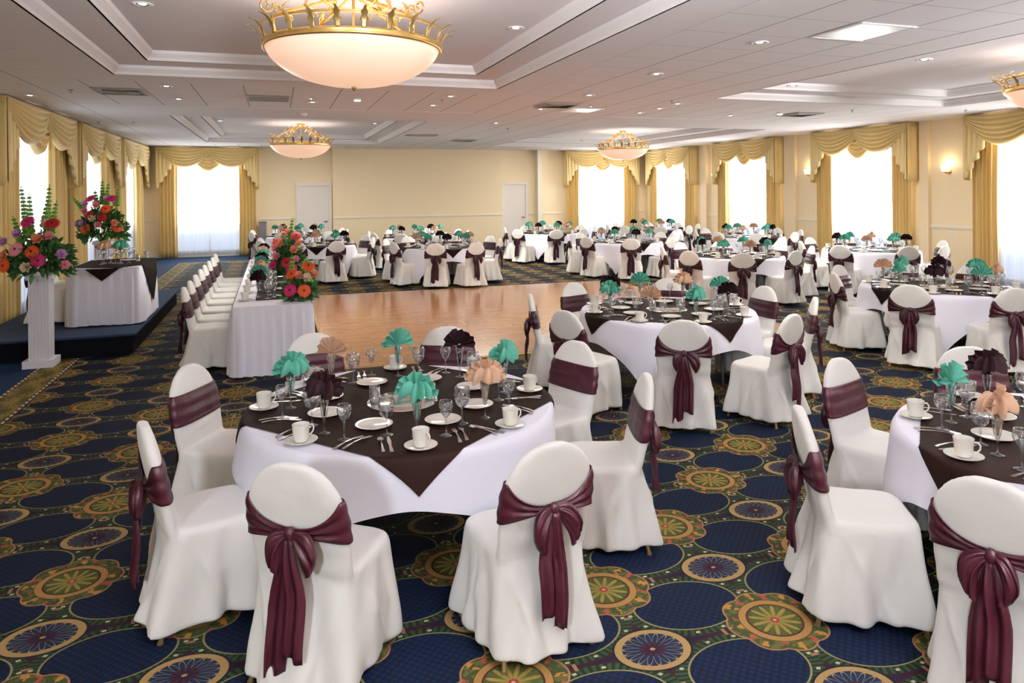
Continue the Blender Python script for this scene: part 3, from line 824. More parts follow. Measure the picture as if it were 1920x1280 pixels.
MEAS=dict(a=[(545,870),(1035,832),(1215,703),(1083,640),(840,612),(585,625),(352,685),(268,795)],
b=[(1283,602),(1500,592),(1530,558),(1420,538),(1254,524),(1075,530),(1058,583),(993,552)],
c=[(1815,650),(1570,672),(1497,765),(1860,902)],
d=[(1700,537),(1585,512),(1573,497),(1903,540),(1693,493),(1849,490)],
f=[(1572,460),(1704,462),(1776,451),(1787,461),(1724,451),(1527,444.5)],
e=[(1393,475),(1490.6,470),(1528.5,461),(1466,456),(1290,471),(1274,454),(1241,462.5)],
j=[(1422,438.6),(1487.7,435),(1502,430.6),(1456,427)],
g=[(1184,447.5),(1099,444),(1087.5,436)],
h=[(965,427),(982,430.6),(995,423),(1044,431)],
k=[(738,454),(816.7,456),(902.7,456),(924.6,448),(722,448)],
l=[(752.5,438.6),(821,436.5),(851.7,430.6),(722,434)],
m=[(632.5,452)],n=[(653,429),(641,433)])
YAWFIX={('a',5):-5,('a',6):-8,('a',4):-5,('a',7):2,('c',3):-9,('c',4):3,('b',6):8,('b',5):-2}
NAPS=['teal','dark','teal','peach','teal','dark','teal','peach']    # slots 0..7 (window side, counter-clockwise)
CNT=0
for key,(tx,ty,tn,ph,near) in T.items():
    rnd=random.Random(ord(key)); random.seed(ord(key)*3)
    t=thing('round_table','round folding banquet table beneath the cloths, '+tn,'table',(tx,ty,0),0,'round banquet tables')
    obj('table_top',TOP,t)
    for m_ in TL: obj('leg',m_,t)
    o=obj('tablecloth',cloth_mesh(1.115,R_(ph+rnd.uniform(-5,5)),.004,M['white'],ord(key),.757),None,(tx,ty,0)); tag(o,'white square tablecloth draped over the '+tn,'tablecloth')
    o=obj('table_topper',cloth_mesh(.745,R_(45+ph),.0085,M['brown'],ord(key),.757),None,(tx,ty,0)); tag(o,'dark brown satin overlay set cornerwise on the '+tn,'tablecloth')
    zt=.757+.0085
    put('centre_mirror',MIR,(tx,ty,zt),0,'round mirror at the middle of the '+tn,'mirror','table mirrors',())
    for sx in (-1,1):
        put('votive_holder',VOT,(tx+sx*.16,ty+rnd.uniform(-.05,.02),zt),0,'straight glass candle holder, '+('window' if sx>0 else 'stage')+' half of the mirror, '+tn,'candle holder','votives on the '+tn,[('candle',WAX)])
    for k in range(8):
        psi=R_(k*45-4+rnd.uniform(-3,3)+ph*.3)
        nap=NAPS[k] if key=='a' else NAPS[(k+ord(key)%4)%8]
        setting(tx,ty,psi,k,tn,nap,('rfffrrrr'[k]=='r' and 'rosette' or 'fan') if key=='a' else ('rosette' if (k*3+ord(key))%5<2 else 'fan'),True,near,zt)
    slots={}
    for q in MEAS.get(key,()):
        p=at(q[0],q[1],.925); dx,dy=p.x-tx,p.y-ty; an=math.degrees(math.atan2(dy,dx))%360; rr=math.hypot(dx,dy)
        s_=int(((an)//45)%8); 
        if s_ in slots:
            alt=[q2 for q2 in ((s_+1)%8,(s_-1)%8) if q2 not in slots]
            if not alt: continue
            s_=alt[0]
            if not near: an=s_*45+22.5
        if key not in 'abc': m0=s_*45+22.5; an=min(m0+9,max(m0-9,an)); rr=min(1.42,rr)
        rr=min(1.50,max(1.27,rr)); slots[s_]=(an,rr)
    for s_ in range(8):
        an,rr=slots.get(s_,(s_*45+22.5+rnd.uniform(-3,3),1.34+rnd.uniform(-.03,.05)))
        a=R_(an); px_,py_=tx+rr*math.cos(a),ty+rr*math.sin(a)
        face=a+PI+R_(YAWFIX.get((key,s_),rnd.uniform(-5,5)))
        ox,oy=px_+.31*math.cos(face),py_+.31*math.sin(face)
        v=CNT%4; CNT+=1
        chair(ox,oy,face-PI/2,v,near,'ivory sashed chair, '+CHSLOT[s_]+', '+tn,'chairs round the '+tn)
# ------------------------------------------------------------------ head table
t=thing('head_table','long rectangular head table under a pleated white skirt','table',(0,0,0))
HX0,HX1,HY0,HY1=-.44,.37,8.20,13.95
obj('table_top',(MB().box(HX0,HX1,HY0,HY1,.735,.757),M['grey'],False),t)
for x in (HX0+.1,HX1-.1):
    for y in (8.4,9.9,10.3,11.9,12.2,13.7): obj('leg',(MB().tube([(x,y,0),(x,y,.74)],.014,8),M['darkmetal']),t)
def skirt(x0,x1,y0,y1,z0,z1,zt,seed,name,lab,pitch=.105):
    """tablecloth with knife pleats round four sides"""
    mb=MB(); mb.box(x0-.006,x1+.006,y0-.006,y1+.006,zt,zt+.006)
    per=[(x0,y0),(x1,y0),(x1,y1),(x0,y1)]
    r=random.Random(seed)
    pts=[]
    for i in range(4):
        a=Vector(per[i]);b=Vector(per[(i+1)%4]); L=(b-a).length; d=(b-a)/L; nn=Vector((d.y,-d.x)); n_=int(L/.0131)
        for j in range(n_):
            s_=j/n_*L; f_=(s_/pitch)%1
            saw=(f_/.86 if f_<.86 else (1-f_)/.14)
            ed=min(1,min(s_,L-s_)/.05)
            pts.append((a+d*s_,nn,saw*ed,math.sin(s_*9+i*2+seed)*ed))
    n_=len(pts); rows=[(z1,0,.012),(z1-.05,.3,.012),(z1-.13,.7,.016),((z0+z1)/2,1,.03),(z0,1.15,.045)]
    vs=[]
    for z,k,fl in rows:
        for p,nn,saw,wv in pts:
            q=p+nn*(.008+fl*.5+.034*saw*k+.010*wv*k); vs.append((q.x,q.y,z+(0 if z>z0 else .006*wv)))
    fs=[(i*n_+k,i*n_+(k+1)%n_,(i+1)*n_+(k+1)%n_,(i+1)*n_+k) for i in range(len(rows)-1) for k in range(n_)]
    mb.add(vs,fs)
    o=obj(name,(mb,M['white'],True,R_(55))); tag(o,lab,'tablecloth'); return o
skirt(HX0,HX1,HY0,HY1,.015,.762,.757,1,'table_skirt','long pleated white cloth skirting the head table')
def runner(poly,z,drop,lab,name='table_runner'):
    mb=MB(); n_=len(poly); vs=[(x,y,z+.004) for x,y in poly]+[(x,y,z) for x,y in poly]
    mb.add(vs,[tuple(range(n_)),tuple(range(2*n_-1,n_-1,-1))]+[(i,i+n_,(i+1)%n_+n_,(i+1)%n_) for i in range(n_)])
    o=obj(name,(mb,M['brown'],False)); tag(o,lab,'table runner'); return o
runner([(-.22,8.62),(HX1-.02,8.62),(HX1-.02,13.9),(-.22,13.9)],.764,0,'dark brown satin runner along the guests side of the head table')
hz=.7685
HSL=['first','second','third','fourth','fifth','sixth','seventh','eighth']
hy=[8.83,9.45,10.12,10.80,11.42,12.09,12.75,13.45]
hn=['dark','teal','peach','teal','dark','teal','peach','dark']
for k in range(8):
    random.seed(900+k); y=hy[k]; lab=HSL[k]+' place from the near end of the head table'
    rj=random.uniform
    fx=-.20; zc_=.764 if True else hz
    put('champagne_flute',FLU,(-.20,y+.05,hz),0,'clear flute with napkin, '+lab,'glass','flutes on the head table')
    put('folded_napkin',NAP[(hn[k],'rosette' if k%2==0 else 'fan')],(-.20,y+.05,hz),rj(-.6,.6),CN[hn[k]]+' napkin in flute, '+lab,'napkin','napkins on the head table')
    put('water_goblet',GOB,(-.09,y-.12,hz),0,'footed water goblet, '+lab,'glass','goblets on the head table')
    put('wine_glass',WINE,(-.02,y-.02,hz),0,'small stemmed wine glass, '+lab,'glass','wine glasses on the head table')
    put('champagne_flute',FLU,(-.06,y+.17,hz),0,'empty flute, '+lab,'glass','flutes on the head table')
    put('saucer',SAUCER,(-.335,y-.16,.7635),0,'round ivory saucer under a cup, '+lab,'saucer','saucers on the head table')
    put('coffee_cup',CUP,(-.335,y-.16,.7725),rj(0,6),'ivory coffee cup on its saucer, '+lab,'cup','cups on the head table',[('handle',CUPH)])
    put('bread_plate',PLATE,(.09,y+.02,hz),0,'small round ivory plate, '+lab,'plate','plates on the head table')
    chair(-1.0+.31+rj(-.01,.01),hy[k]+.0,-PI/2+rj(-.04,.04),k%4,True,'ivory chair with burgundy sash, '+HSL[k]+' in the row at the head table','chairs in a row at the head table')
# ------------------------------------------------------------------ flowers
def gerbera(c1,r=.068):
    mb=MB()
    for ring,(n_,l,z,w) in enumerate(((20,r,.004,.0085),(16,r*.78,.010,.0075),(12,r*.5,.013,.006))):
        for k in range(n_):
            a=2*PI*(k+ring*.5)/n_; tr=Matrix.Rotation(a,4,'Z')
            P=[(.008,0,z),(l*.5,-w,z+.004),(l*.9,-w*.8,z),(l,0,z-.003),(l*.9,w*.8,z),(l*.5,w,z+.004)]
            mb.add(P,[(0,1,5),(1,2,4,5),(2,3,4)],0,tr)
    mb.lathe([(0,.018),(.008,.018),(.013,.013),(.014,.006)],12,1)
    mb.lathe([(.004,-.14),(.004,.0),(.016,.004)],6,2)
    return mb.mesh('gerbera',[M[c1],M['eye'],M['stem']],False)
def daisy(c1,r=.045):
    mb=MB()
    for ring in range(3):
        for k in range(6):
            a=2*PI*(k+ring*.5)/6; tr=Matrix.Rotation(a,4,'Z'); l=r*(1-.18*ring); z=.006*ring; w=r*.34
            mb.grid(lambda u,v:(.006+l*v,(u-.5)*2*w*math.sin(PI*min(1,v*.85+.1)),z+.030*v**1.5*(1.0+ring*.5)-.012*v**4),4,5,tr=tr)
    mb.lathe([(.003,-.12),(.003,.0)],5,1)
    return mb.mesh('lily',[M[c1],M['stem']],True)
def spike(h,seed):
    r=random.Random(seed); mb=MB(); bend=r.uniform(-.05,.05)
    path=[(bend*(i/8)**2,0,h*i/8) for i in range(9)]; mb.tube(path,.004,6,1)
    nl=int(h/.056)
    for i in range(nl):
        z=h*.18+(h*.80)*i/nl; s_=.046*(1.1-.65*i/nl)
        for k in range(3):
            a=2*PI*k/3+i*.9; x0=bend*(z/h)**2
            tr=Matrix.Translation((x0,0,z))@Matrix.Rotation(a,4,'Z')@Matrix.Rotation(R_(62),4,'Y')
            mb.lathe([(.002,0),(s_*.5,s_*.25),(s_*.62,s_*.6),(s_*.50,s_*.95),(s_*.2,s_*.8)],7,0,tr)
    return mb.mesh('flower_spike',[M['bell'],M['stem']],True)
def foliage(R0,Rz,n_,seed,drop=.0):
    r=random.Random(seed); mb=MB()
    for i in range(n_):
        a=r.uniform(0,2*PI); e=math.asin(r.uniform(-.42,1)); q=r.uniform(.45,1.0)
        d=Vector((math.cos(a)*math.cos(e),math.sin(a)*math.cos(e),math.sin(e)))
        p=Vector((d.x*R0*q,d.y*R0*q,d.z*Rz*q)); l=r.uniform(.06,.12); w=l*r.uniform(.22,.38)
        rot=d.to_track_quat('Z','Y').to_matrix().to_4x4()@Matrix.Rotation(r.uniform(-.9,.9),4,'X')@Matrix.Rotation(r.uniform(0,6),4,'Z')
        tr=Matrix.Translation(p)@rot
        mb.add([(0,0,-l*.3),(-w,0,l*.2),(-w*.6,.008,l*.65),(0,.004,l),(w*.6,.008,l*.65),(w,0,l*.2),(0,-.01,l*.3)],[(0,6,1),(1,6,2),(2,6,3),(3,6,4),(4,6,5),(5,6,0)],0,tr)
    return mb.mesh('foliage',M['leafg'],False)
GER={c_:gerbera(c_) for c_ in ('orange','magenta','pink','red')}; LIL={c_:daisy(c_) for c_ in ('lilac','salmon','cream','pink')}
def bouquet(name,label,loc,R0,Rz,zc_,blooms,spikes,seed,nleaf=420,scale=1.0,pot=None):
    t=thing(name,label,'flower arrangement',loc,0)
    o=obj('foliage',foliage(R0,Rz,nleaf,seed),t,(0,0,zc_)); o['kind']='stuff'
    if pot: obj('vase',(MB().lathe(pot,24),M['ped'],True,R_(40)),t)
    r=random.Random(seed+1)
    rt=Vector((c,-s,0)); fw=Vector((s,c,0))
    for (kind,cl,u,h,dpt) in blooms:      # u: sideways seen from the camera, h: height, dpt: towards the camera
        p=rt*u-fw*(dpt+.05)+Vector((0,0,h)); n_=(p-Vector((0,0,zc_-.05))).normalized()+Vector((-s,-c,.1))*.75
        me=GER[cl] if kind=='g' else LIL[cl]
        o=obj('gerbera' if kind=='g' else 'lily',me,t,p); o.rotation_euler=n_.to_track_quat('Z','Y').to_euler()
        k=scale*r.uniform(.92,1.1); o.scale=(k,k,k); o['label']=cl+(' gerbera bloom' if kind=='g' else ' ruffled bloom')
    for (u,h0,ln,lean) in spikes:
        p=rt*u-fw*r.uniform(-.03,.05)+Vector((0,0,h0)); o=obj('flower_spike',spike(ln,seed+int(u*100)+7),t,p)
        o.rotation_euler=(0,lean,-YAW); o['label']='lime green spike of bell flowers'
# pedestals
def pedestal(loc,h,label):
    t=thing('fluted_pedestal',label,'pedestal',loc,0,'white fluted pedestals')
    obj('base',(MB().box(-.155,.155,-.155,.155,0,.085),M['ped'],False),t)
    obj('capital',(MB().box(-.125,.125,-.125,.125,h-.05,h),M['ped'],False),t)
    mb=MB(); pr=[]
    w=.105; n_=6
    def side(a,b):
        o_=[]
        for i in range(n_):
            for f_,d in ((0.12,0),(.22,.012),(.5,.02),(.78,.012),(.88,0)):
                s_=(i+f_)/n_; o_.append((s_,d))
        return o_
    ring=[]
    for (ax,ay),(dx,dy),(nx,ny) in (((-w,-w),(1,0),(0,1)),((w,-w),(0,1),(-1,0)),((w,w),(-1,0),(0,-1)),((-w,w),(0,-1),(1,0))):
        for s_,d in side(0,0): ring.append((ax+dx*s_*2*w+nx*d,ay+dy*s_*2*w+ny*d))
    N=len(ring); vs=[(x,y,z) for z in (.085,h-.05) for x,y in ring]
    mb.add(vs,[(k,(k+1)%N,N+(k+1)%N,N+k) for k in range(N)])
    obj('fluted_shaft',(mb,M['ped'],False),t)
P1=Vector((-2.60,9.62,0)); P2=Vector((-2.55,12.55,.26))
pedestal(P1,1.06,'tall white fluted pedestal standing on the carpet before the stage')
pedestal(P2,1.00,'white fluted pedestal standing on the stage behind the small table')
bouquet('pedestal_bouquet','tall mixed gerbera bouquet on the pedestal before the stage',(P1.x,P1.y,1.06),.33,.31,.13,
 [('g','magenta',-.01,.62,.16),('g','orange',-.20,.14,.27),('g','pink',-.07,.32,.27),('g','orange',.09,.29,.24),('l','pink',.21,.45,.12),('g','red',.22,.60,.08),('g','magenta',.16,.19,.24),('g','red',-.34,.22,.10),('l','lilac',-.33,.38,.06),('l','salmon',-.24,.24,.2),('l','cream',.06,.12,.28),('l','lilac',.32,.24,.08),('l','lilac',-.10,.48,.18),('l','cream',.14,.58,.05),('l','pink',.34,.12,.05),('l','salmon',.12,.42,.18)],
 [(-.17,.3,.74,-.05),(-.09,.35,.60,-.02),(.06,.35,.70,.02),(.12,.35,.52,.16),(-.22,.3,.40,-.2),(.05,.5,.36,0)],11,620,1.25)
bouquet('pedestal_bouquet','mixed gerbera bouquet on the stage pedestal behind the small table',(P2.x,P2.y,1.26),.33,.36,.16,
 [('g','orange',.16,.50,.15),('g','orange',-.09,.20,.26),('g','magenta',-.12,.66,.08),('l','lilac',-.14,.28,.22),('l','pink',.10,.26,.25),('g','red',-.07,.42,.2),('g','red',.13,.37,.2),('l','lilac',-.30,.26,.08),('l','pink',.02,.55,.15),('g','magenta',.20,.66,.05),('l','salmon',.26,.28,.1),('l','lilac',.12,.64,.05),('l','pink',-.18,.46,.1),('l','cream',.0,.35,.22),('g','orange',.28,.22,.05),('l','lilac',-.20,.56,.05)],
 [(-.02,.5,.46,0),(.05,.5,.42,.05),(-.10,.5,.30,-.1),(-.24,.45,.32,-.75),(.22,.5,.34,.2)],12,560,1.2)
zh=.768
bouquet('table_bouquet','low gerbera bouquet on the near corner of the head table',(.26,8.50,.7695),.15,.17,.08,
 [('g','orange',-.06,.30,.05),('g','magenta',-.05,.13,.14),('g','orange',.10,.12,.12),('g','orange',.11,.38,-.02),('l','salmon',.03,.28,.08),('l','salmon',.17,.28,-.02),('l','cream',.11,.25,.05)],
 [(-.08,.12,.40,0),(.02,.12,.38,.06),(.10,.15,.32,.1)],13,300,1.1,[(0,0),(.06,0),(.07,.05),(.065,.055)])
bouquet('table_bouquet','tall cascading bouquet with red blooms midway along the head table',(.17,10.45,.7695),.19,.36,.18,
 [('g','red',.14,.62,.04),('g','magenta',-.16,.22,.12),('l','pink',-.13,.44,.08),('g','red',-.02,.68,.05),('l','salmon',.12,.42,.10),('l','pink',.15,.30,.10),('g','magenta',.10,.18,.14),('l','salmon',-.06,.50,.12),('l','cream',-.02,.62,.08),('l','pink',-.10,.34,.14),('g','orange',-.13,.54,.04),('l','salmon',.16,.50,.02),('g','red',.04,.26,.16)],
 [(.02,.35,.52,0),(.04,.20,.40,.02),(-.08,.04,.26,0),(.07,.02,.24,.03),(-.02,.3,.5,-.08)],14,420,1.15,[(0,0),(.07,0),(.08,.06),(.075,.065)])
# ------------------------------------------------------------------ stage and the small table on it
t=thing('stage_platform','low stage platform with navy top and black skirting by the windows','stage',(0,0,0))
obj('deck',(MB().box(-3.50,-1.66,9.86,14.15,.235,.26),M['stagetop'],False),t)
obj('black_skirting',(MB().box(-3.46,-1.70,9.90,14.10,0,.235),M['black'],False),t)
SX0,SX1,SY0,SY1,SZ=-2.56,-1.74,10.55,11.95,.26
t=thing('sweetheart_table','small rectangular table on the stage under a white skirt','table',(0,0,0))
obj('table_top',(MB().box(SX0,SX1,SY0,SY1,SZ+.735,SZ+.757),M['grey'],False),t)
for x in (SX0+.1,SX1-.1):
    for y in (SY0+.1,SY1-.1): obj('leg',(MB().tube([(x,y,SZ),(x,y,SZ+.74)],.014,8),M['darkmetal']),t)
skirt(SX0,SX1,SY0,SY1,SZ+.02,SZ+.762,SZ+.757,5,'table_skirt','gathered white cloth skirting the small stage table',.13)
mb=MB(); z=SZ+.768
xm=(SX0+SX1)/2
top=[(xm,SY0-.03),(SX1+.03,SY0+.36),(SX1+.03,SY1-.1),(xm,SY1),(SX0+.02,SY1-.2),(SX0+.02,SY0+.12)]
V=[(x,y,z) for x,y in top]
mb.add(V,[tuple(range(6))])
mb.add([(xm-.20,SY0-.055,z-.01),(xm+.20,SY0-.055,z-.01),(xm,SY0-.075,z-.17)],[(0,2,1)])
mb.add([(SX1+.03,SY0+.20,z),(SX1+.03,SY1-.1,z),(SX1+.075,SY1-.3,z-.20),(SX1+.085,SY0+.72,z-.55)],[(0,3,2,1)])
mb.add([(SX1+.03,SY0+.20,z),(SX1+.03,SY0+.36,z),(xm,SY0-.03,z),(xm+.2,SY0-.055,z-.01)],[(0,1,2,3)])
me=solid(mb.mesh('table_topper',M['brown'],False),.004); o=obj('table_topper',me); tag(o,'dark brown overlay hanging in points off the small stage table','tablecloth')
z+=.003
for i,(x,y) in enumerate(((-2.25,11.0),(-2.10,11.06),(-2.02,10.98),(-1.95,11.14),(-2.18,11.18))):
    put(['water_goblet','wine_glass','champagne_flute'][i%3],[GOB,WINE,FLU][i%3],(x,y,z),0,['footed goblet nearest the pedestal bouquet','small wine glass in the nearer glass cluster','upright flute in the nearer glass cluster','footed goblet on the window-side of the cluster','small wine glass at the back of the cluster'][i]+', small stage table','glass','glasses on the small stage table')
for i,(x,y) in enumerate(((-1.98,11.62),(-2.12,11.66),(-2.05,11.74))):
    put(['wine_glass','water_goblet','champagne_flute'][i],[WINE,GOB,FLU][i],(x,y,z),0,['wine glass','goblet','flute'][i]+' in the farther glass cluster of the small stage table','glass','glasses on the small stage table')
for i,(x,y) in enumerate(((-1.86,11.30),(-1.84,11.86))): put('votive_holder',VOT,(x,y,z),0,['nearer','farther'][i]+' glass candle holder on the small stage table edge','candle holder','stage table candle holders',[('candle',WAX)])
for i,(x,y,cl) in enumerate(((-2.26,11.16,'peach'),(-2.07,11.22,'teal'))):
    put('folded_napkin',NAP[(cl,'rosette')],(x,y,z),.4,cl+' pleated napkin in a flute on the small stage table','napkin','stage table napkins')
    put('champagne_flute',FLU,(x,y,z),0,'clear flute holding the '+cl+' napkin, small stage table','glass','glasses on the small stage table')
put('bread_plate',PLATE,(-2.02,11.45,z),0,'small round ivory plate on the small stage table','plate','stage table plates')
chair(-2.80,11.10,-PI/2,2,False,'ivory covered chair behind the small stage table, nearer the pedestal','stage chairs',.26)
chair(-2.80,11.72,-PI/2,1,False,'ivory covered chair behind the small stage table, farther along','stage chairs',.26)
# ------------------------------------------------------------------ chandeliers
def leafshape(l,w,curl):
    def fn(u,v):
        ww=w*(.25+math.sin(PI*min(1,v*.9+.05)))*(1+.25*math.sin(v*22))*(1-.55*v)
        return ((u*2-1)*ww,curl*v**2.2,l*v-.25*l*v**4)
    return fn
LEAF=solid(MB().grid(leafshape(.185,.026,.115),4,12).mesh('leaf',M['dkgold']),.004)
def scroll_path(cx_,cz,r0_,turns,a0,sg):
    return [(cx_+sg*r0_*(1-.75*i/28)*math.cos(a0+turns*2*PI*i/28),0,cz+r0_*(1-.75*i/28)*math.sin(a0+turns*2*PI*i/28)) for i in range(29)]
def chandelier(x,y,zr,zc_,label):
    t=thing('bowl_chandelier',label,'chandelier',(x,y,0),0,'bowl chandeliers')
    Rb=.695
    pr=[]
    for i in range(15):
        a=PI/2*i/14; pr.append((Rb*math.sin(a)**.92 if i else 0,zr-.305*math.cos(a)**1.25+.0))
    pr2=[(max(0,r-.008),z+.006) for r,z in reversed(pr)]
    b=obj('glass_bowl',(MB().lathe(pr+pr2,72),M['bowl']),t)
    mb=MB(); mb.lathe([(Rb-.006,zr-.015),(Rb+.014,zr-.022),(Rb+.024,zr-.006),(Rb+.016,zr+.004),(Rb+.028,zr+.016),(Rb+.018,zr+.032),(Rb-.004,zr+.03),(Rb-.01,zr)],72,closed=True); obj('gold_rim',(mb,M['gold']),t)
    mb=MB(); zz=zr+.125; mb.lathe([(Rb+.035,zz),(Rb+.041,zz),(Rb+.041,zz+.022),(Rb+.035,zz+.022)],72,closed=True); obj('upper_ring',(mb,M['gold'],False),t)
    for k in range(24):
        a=2*PI*k/24; o=obj('leaf',LEAF,t,((Rb+.022)*math.cos(a),(Rb+.022)*math.sin(a),zr+.02)); o.rotation_euler=(0,0,a-PI/2)
    mb=MB(); mb.tube([(0,0,zr-.305),(0,0,zc_)],.011,10); obj('centre_rod',(mb,M['gold']),t)
    mb=MB(); mb.lathe([(0,zr-.345),(.010,zr-.338),(.014,zr-.325),(.022,zr-.318),(.022,zr-.310),(0,zr-.308)],16); obj('finial',(mb,M['dkgold']),t)
    mb=MB(); mb.lathe([(0,zc_),(.10,zc_),(.10,zc_-.02),(.05,zc_-.05),(.02,zc_-.07),(0,zc_-.07)],24); obj('ceiling_canopy',(mb,M['gold']),t)
    arm=MB()
    R1=Rb+.04; z1=zr+.14
    arm.tube([(R1,0,z1),(R1*.72,0,z1+(zc_-.06-z1)*.34),(R1*.40,0,z1+(zc_-.06-z1)*.70),(.06,0,zc_-.05)],.011,8)
    arm.tube([(R1,0,z1),(R1-.02,0,zr+.02)],.010,8)
    arm.tube(scroll_path(R1+.055,z1+.075,.062,1.25,PI*.9,1),.008,6)
    arm.tube(scroll_path(R1-.045,z1+.060,.045,1.2,PI*.1,1),.007,6)
    arm.tube(scroll_path(R1*.40,z1+(zc_-.06-z1)*.78,.05,1.2,PI*.2,1),.007,6)
    am=arm.mesh('scroll_arm',M['gold'])
    lf=MB()
    for cx0,cz0,sc_ in ((R1*.9,z1+.05,1.0),(R1*.62,z1+(zc_-.06-z1)*.46,1.15),(R1*.40,z1+(zc_-.06-z1)*.72,1.25)):
        for rt_ in (-.5,.2,.9):
            tr=Matrix.Translation((cx0,0,cz0))@Matrix.Rotation(rt_-1.1,4,'Y')@Matrix.Rotation(PI/2,4,'Z')@Matrix.Scale(sc_,4)
            lf.grid(leafshape(.13,.020,.05),4,10,tr=tr)
    lm=solid(lf.mesh('acanthus_leaves',M['gold']),.004)
    for k in range(4):
        a=2*PI*k/4+.55; o=obj('scroll_arm',am,t); o.rotation_euler=(0,0,a); q=obj('acanthus_leaves',lm,o)
    for k in range(3):
        a=2*PI*k/3+.5; o=obj('bulb',(MB().lathe([(0,-.045),(.018,-.035),(.028,0),(.02,.03),(0,.04)],12),M['bulb']),t,(.30*math.cos(a),.30*math.sin(a),zr-.06))
    return t
def lamp(name,kind,loc,energy,color,size=.1,rot=None,sy=None,spread=None):
    l=bpy.data.lights.new(name,kind); l.energy=energy; l.color=color
    if kind=='POINT': l.shadow_soft_size=size
    if kind=='SPOT': l.shadow_soft_size=size; l.spot_size=R_(110); l.spot_blend=.8
    if kind=='AREA':
        l.size=size
        if sy: l.shape='RECTANGLE'; l.size_y=sy
        if spread: l.spread=spread
    o=bpy.data.objects.new(name,l); COL.objects.link(o); o.location=loc
    if rot: o.rotation_euler=rot
    return o
ZCL=H+.215
chp=[(.62,5.93,'large alabaster bowl chandelier hanging nearest the camera'),(.60,17.95,'alabaster bowl chandelier hanging beyond the dance floor, stage side'),(9.35,18.1,'alabaster bowl chandelier before the bright corner windows'),(9.10,5.95,'alabaster bowl chandelier cropped at the frame edge')]
for (x,y,lb) in chp:
    chandelier(x,y,3.16 if y<10 else 3.12,ZCL,lb)
    mb=MB()
    for r0_,r1_,d in ((.0,.80,.012),(.86,.93,.022),(.96,1.0,.015)):
        if r0_==0: mb.lathe([(0,ZCL-d),(r1_,ZCL-d),(r1_+.02,ZCL),(0,ZCL+.0)],72)
        else: mb.lathe([(r0_,ZCL),(r0_+.01,ZCL-d),(r1_-.01,ZCL-d),(r1_,ZCL)],72)
    o=obj('ceiling_medallion',(mb,M['rose'],True,R_(30))); tag(o,'round plaster medallion above the '+lb,'ceiling medallion','plaster ceiling medallions')
    o['label']='round plaster ceiling medallion over the '+lb.replace('alabaster bowl ','').replace('large ','')
    lamp('chandelier_light','AREA',(x,y,3.19 if y<10 else 3.15),8,(1,.88,.78),1.25,rot=(PI,0,0))
# ------------------------------------------------------------------ ceiling fittings
def downlight(x,y,z,label):
    t=thing('recessed_downlight',label,'ceiling light',(x,y,z),0,'recessed ceiling downlights')
    obj('trim_ring',DLR,t); obj('reflector',DLF,t); obj('lamp',DLB,t)
DLR=MB().lathe([(.062,0),(.085,-.001),(.088,-.006),(.064,-.009)],28,closed=True).mesh('trim_ring',M['plaster'])
DLF=MB().lathe([(.064,-.008),(.050,-.002),(.03,-.001),(0,-.001)],28).mesh('reflector',M['chrome'])
DLB=MB().lathe([(.034,-.002),(.028,-.007),(0,-.009)],16).mesh('lamp',M['bulb'])
DL=[((267,7),H+.22,'near stage-side edge of the nearest tray'),((331,104),H+.22,'far stage-side corner of the nearest tray'),((967,52),H+.22,'window-side edge of the nearest tray'),((856,128),H+.22,'far window-side corner of the nearest tray'),
((1424,79),H,'beside the bright ceiling panel'),((1231,138),H,'tiles between the two tray rows, nearer'),((1733,111),H,'smooth surround of the window-side tray, nearer'),((1487,160),H,'smooth surround of the window-side tray, farther'),
((312,161),H,'tile band past the nearest tray, stage end nearer'),((335,185),H,'tile band past the nearest tray, stage end farther'),((586,191),H,'tile band past the nearest tray, middle'),((845,180),H,'tile band past the nearest tray, window end nearer'),((812,197),H,'tile band past the nearest tray, window end farther'),
((1105,178),H,'tiles by the square diffuser, nearer'),((1014,204),H,'tiles by the square diffuser, farther'),((930,230),H,'tiles off the second tray edge'),((1270,194),H,'tiles before the far window-side tray, nearer'),((1236,203),H,'tiles before the far window-side tray, middle'),((1200,211),H,'tiles before the far window-side tray, farther'),
((405,212),H+.22,'second tray stage edge, nearest'),((412,226),H+.22,'second tray stage edge, middle'),((719,222),H+.22,'second tray window edge, nearest'),((703,231),H+.22,'second tray window edge, middle'),((56,178),H,'tiles over the nearest stage-side drapes'),((1370,216),H,'tiles beside the square grille')]
for q,z,lb in DL:
    p=at(q[0],q[1],z-.004); downlight(p.x,p.y,z-.004 if z>H else H-.005,'recessed chrome downlight, '+lb)
def grille(px_,w,d,label,kind):
    p=at(px_[0],px_[1],H); t=thing('ceiling_vent',label,'ceiling vent',(p.x,p.y,H-.006),0,'ceiling vents')
    fr=MB(); rect_minus(fr,(-w,w,-d,d),(-w+.03,w-.03,-d+.03,d-.03),-.012,.012); obj('vent_frame',(fr,M['vent'],False),t)
    sl=MB()
    if kind=='slat':
        for i in range(9):
            y=-d+.05+(2*d-.1)*i/8; sl.box(-w+.03,w-.03,y-.012,y+.012,-.010,-.002)
    elif kind=='round':
        for i in range(5): sl.lathe([(.04+.045*i,-.002),(.06+.045*i,-.012),(.065+.045*i,-.010),(.05+.045*i,-.001)],28)
    else:
        for i in range(4):
            q=w-.05-.06*i; sl.add([(-q,-q,-.004),(q,-q,-.004),(q,q,-.004),(-q,q,-.004),(-q+.04,-q+.04,-.018),(q-.04,-q+.04,-.018),(q-.04,q-.04,-.018),(-q+.04,q-.04,-.018)],[(0,1,5,4),(1,2,6,5),(2,3,7,6),(3,0,4,7)])
    obj('vent_slats',(sl,M['vent'],False),t)
    obj('backing',(MB().box(-w+.03,w-.03,-d+.03,d-.03,-.002,.0),M['darkmetal' if kind!='lens' else 'vent'],False),t)
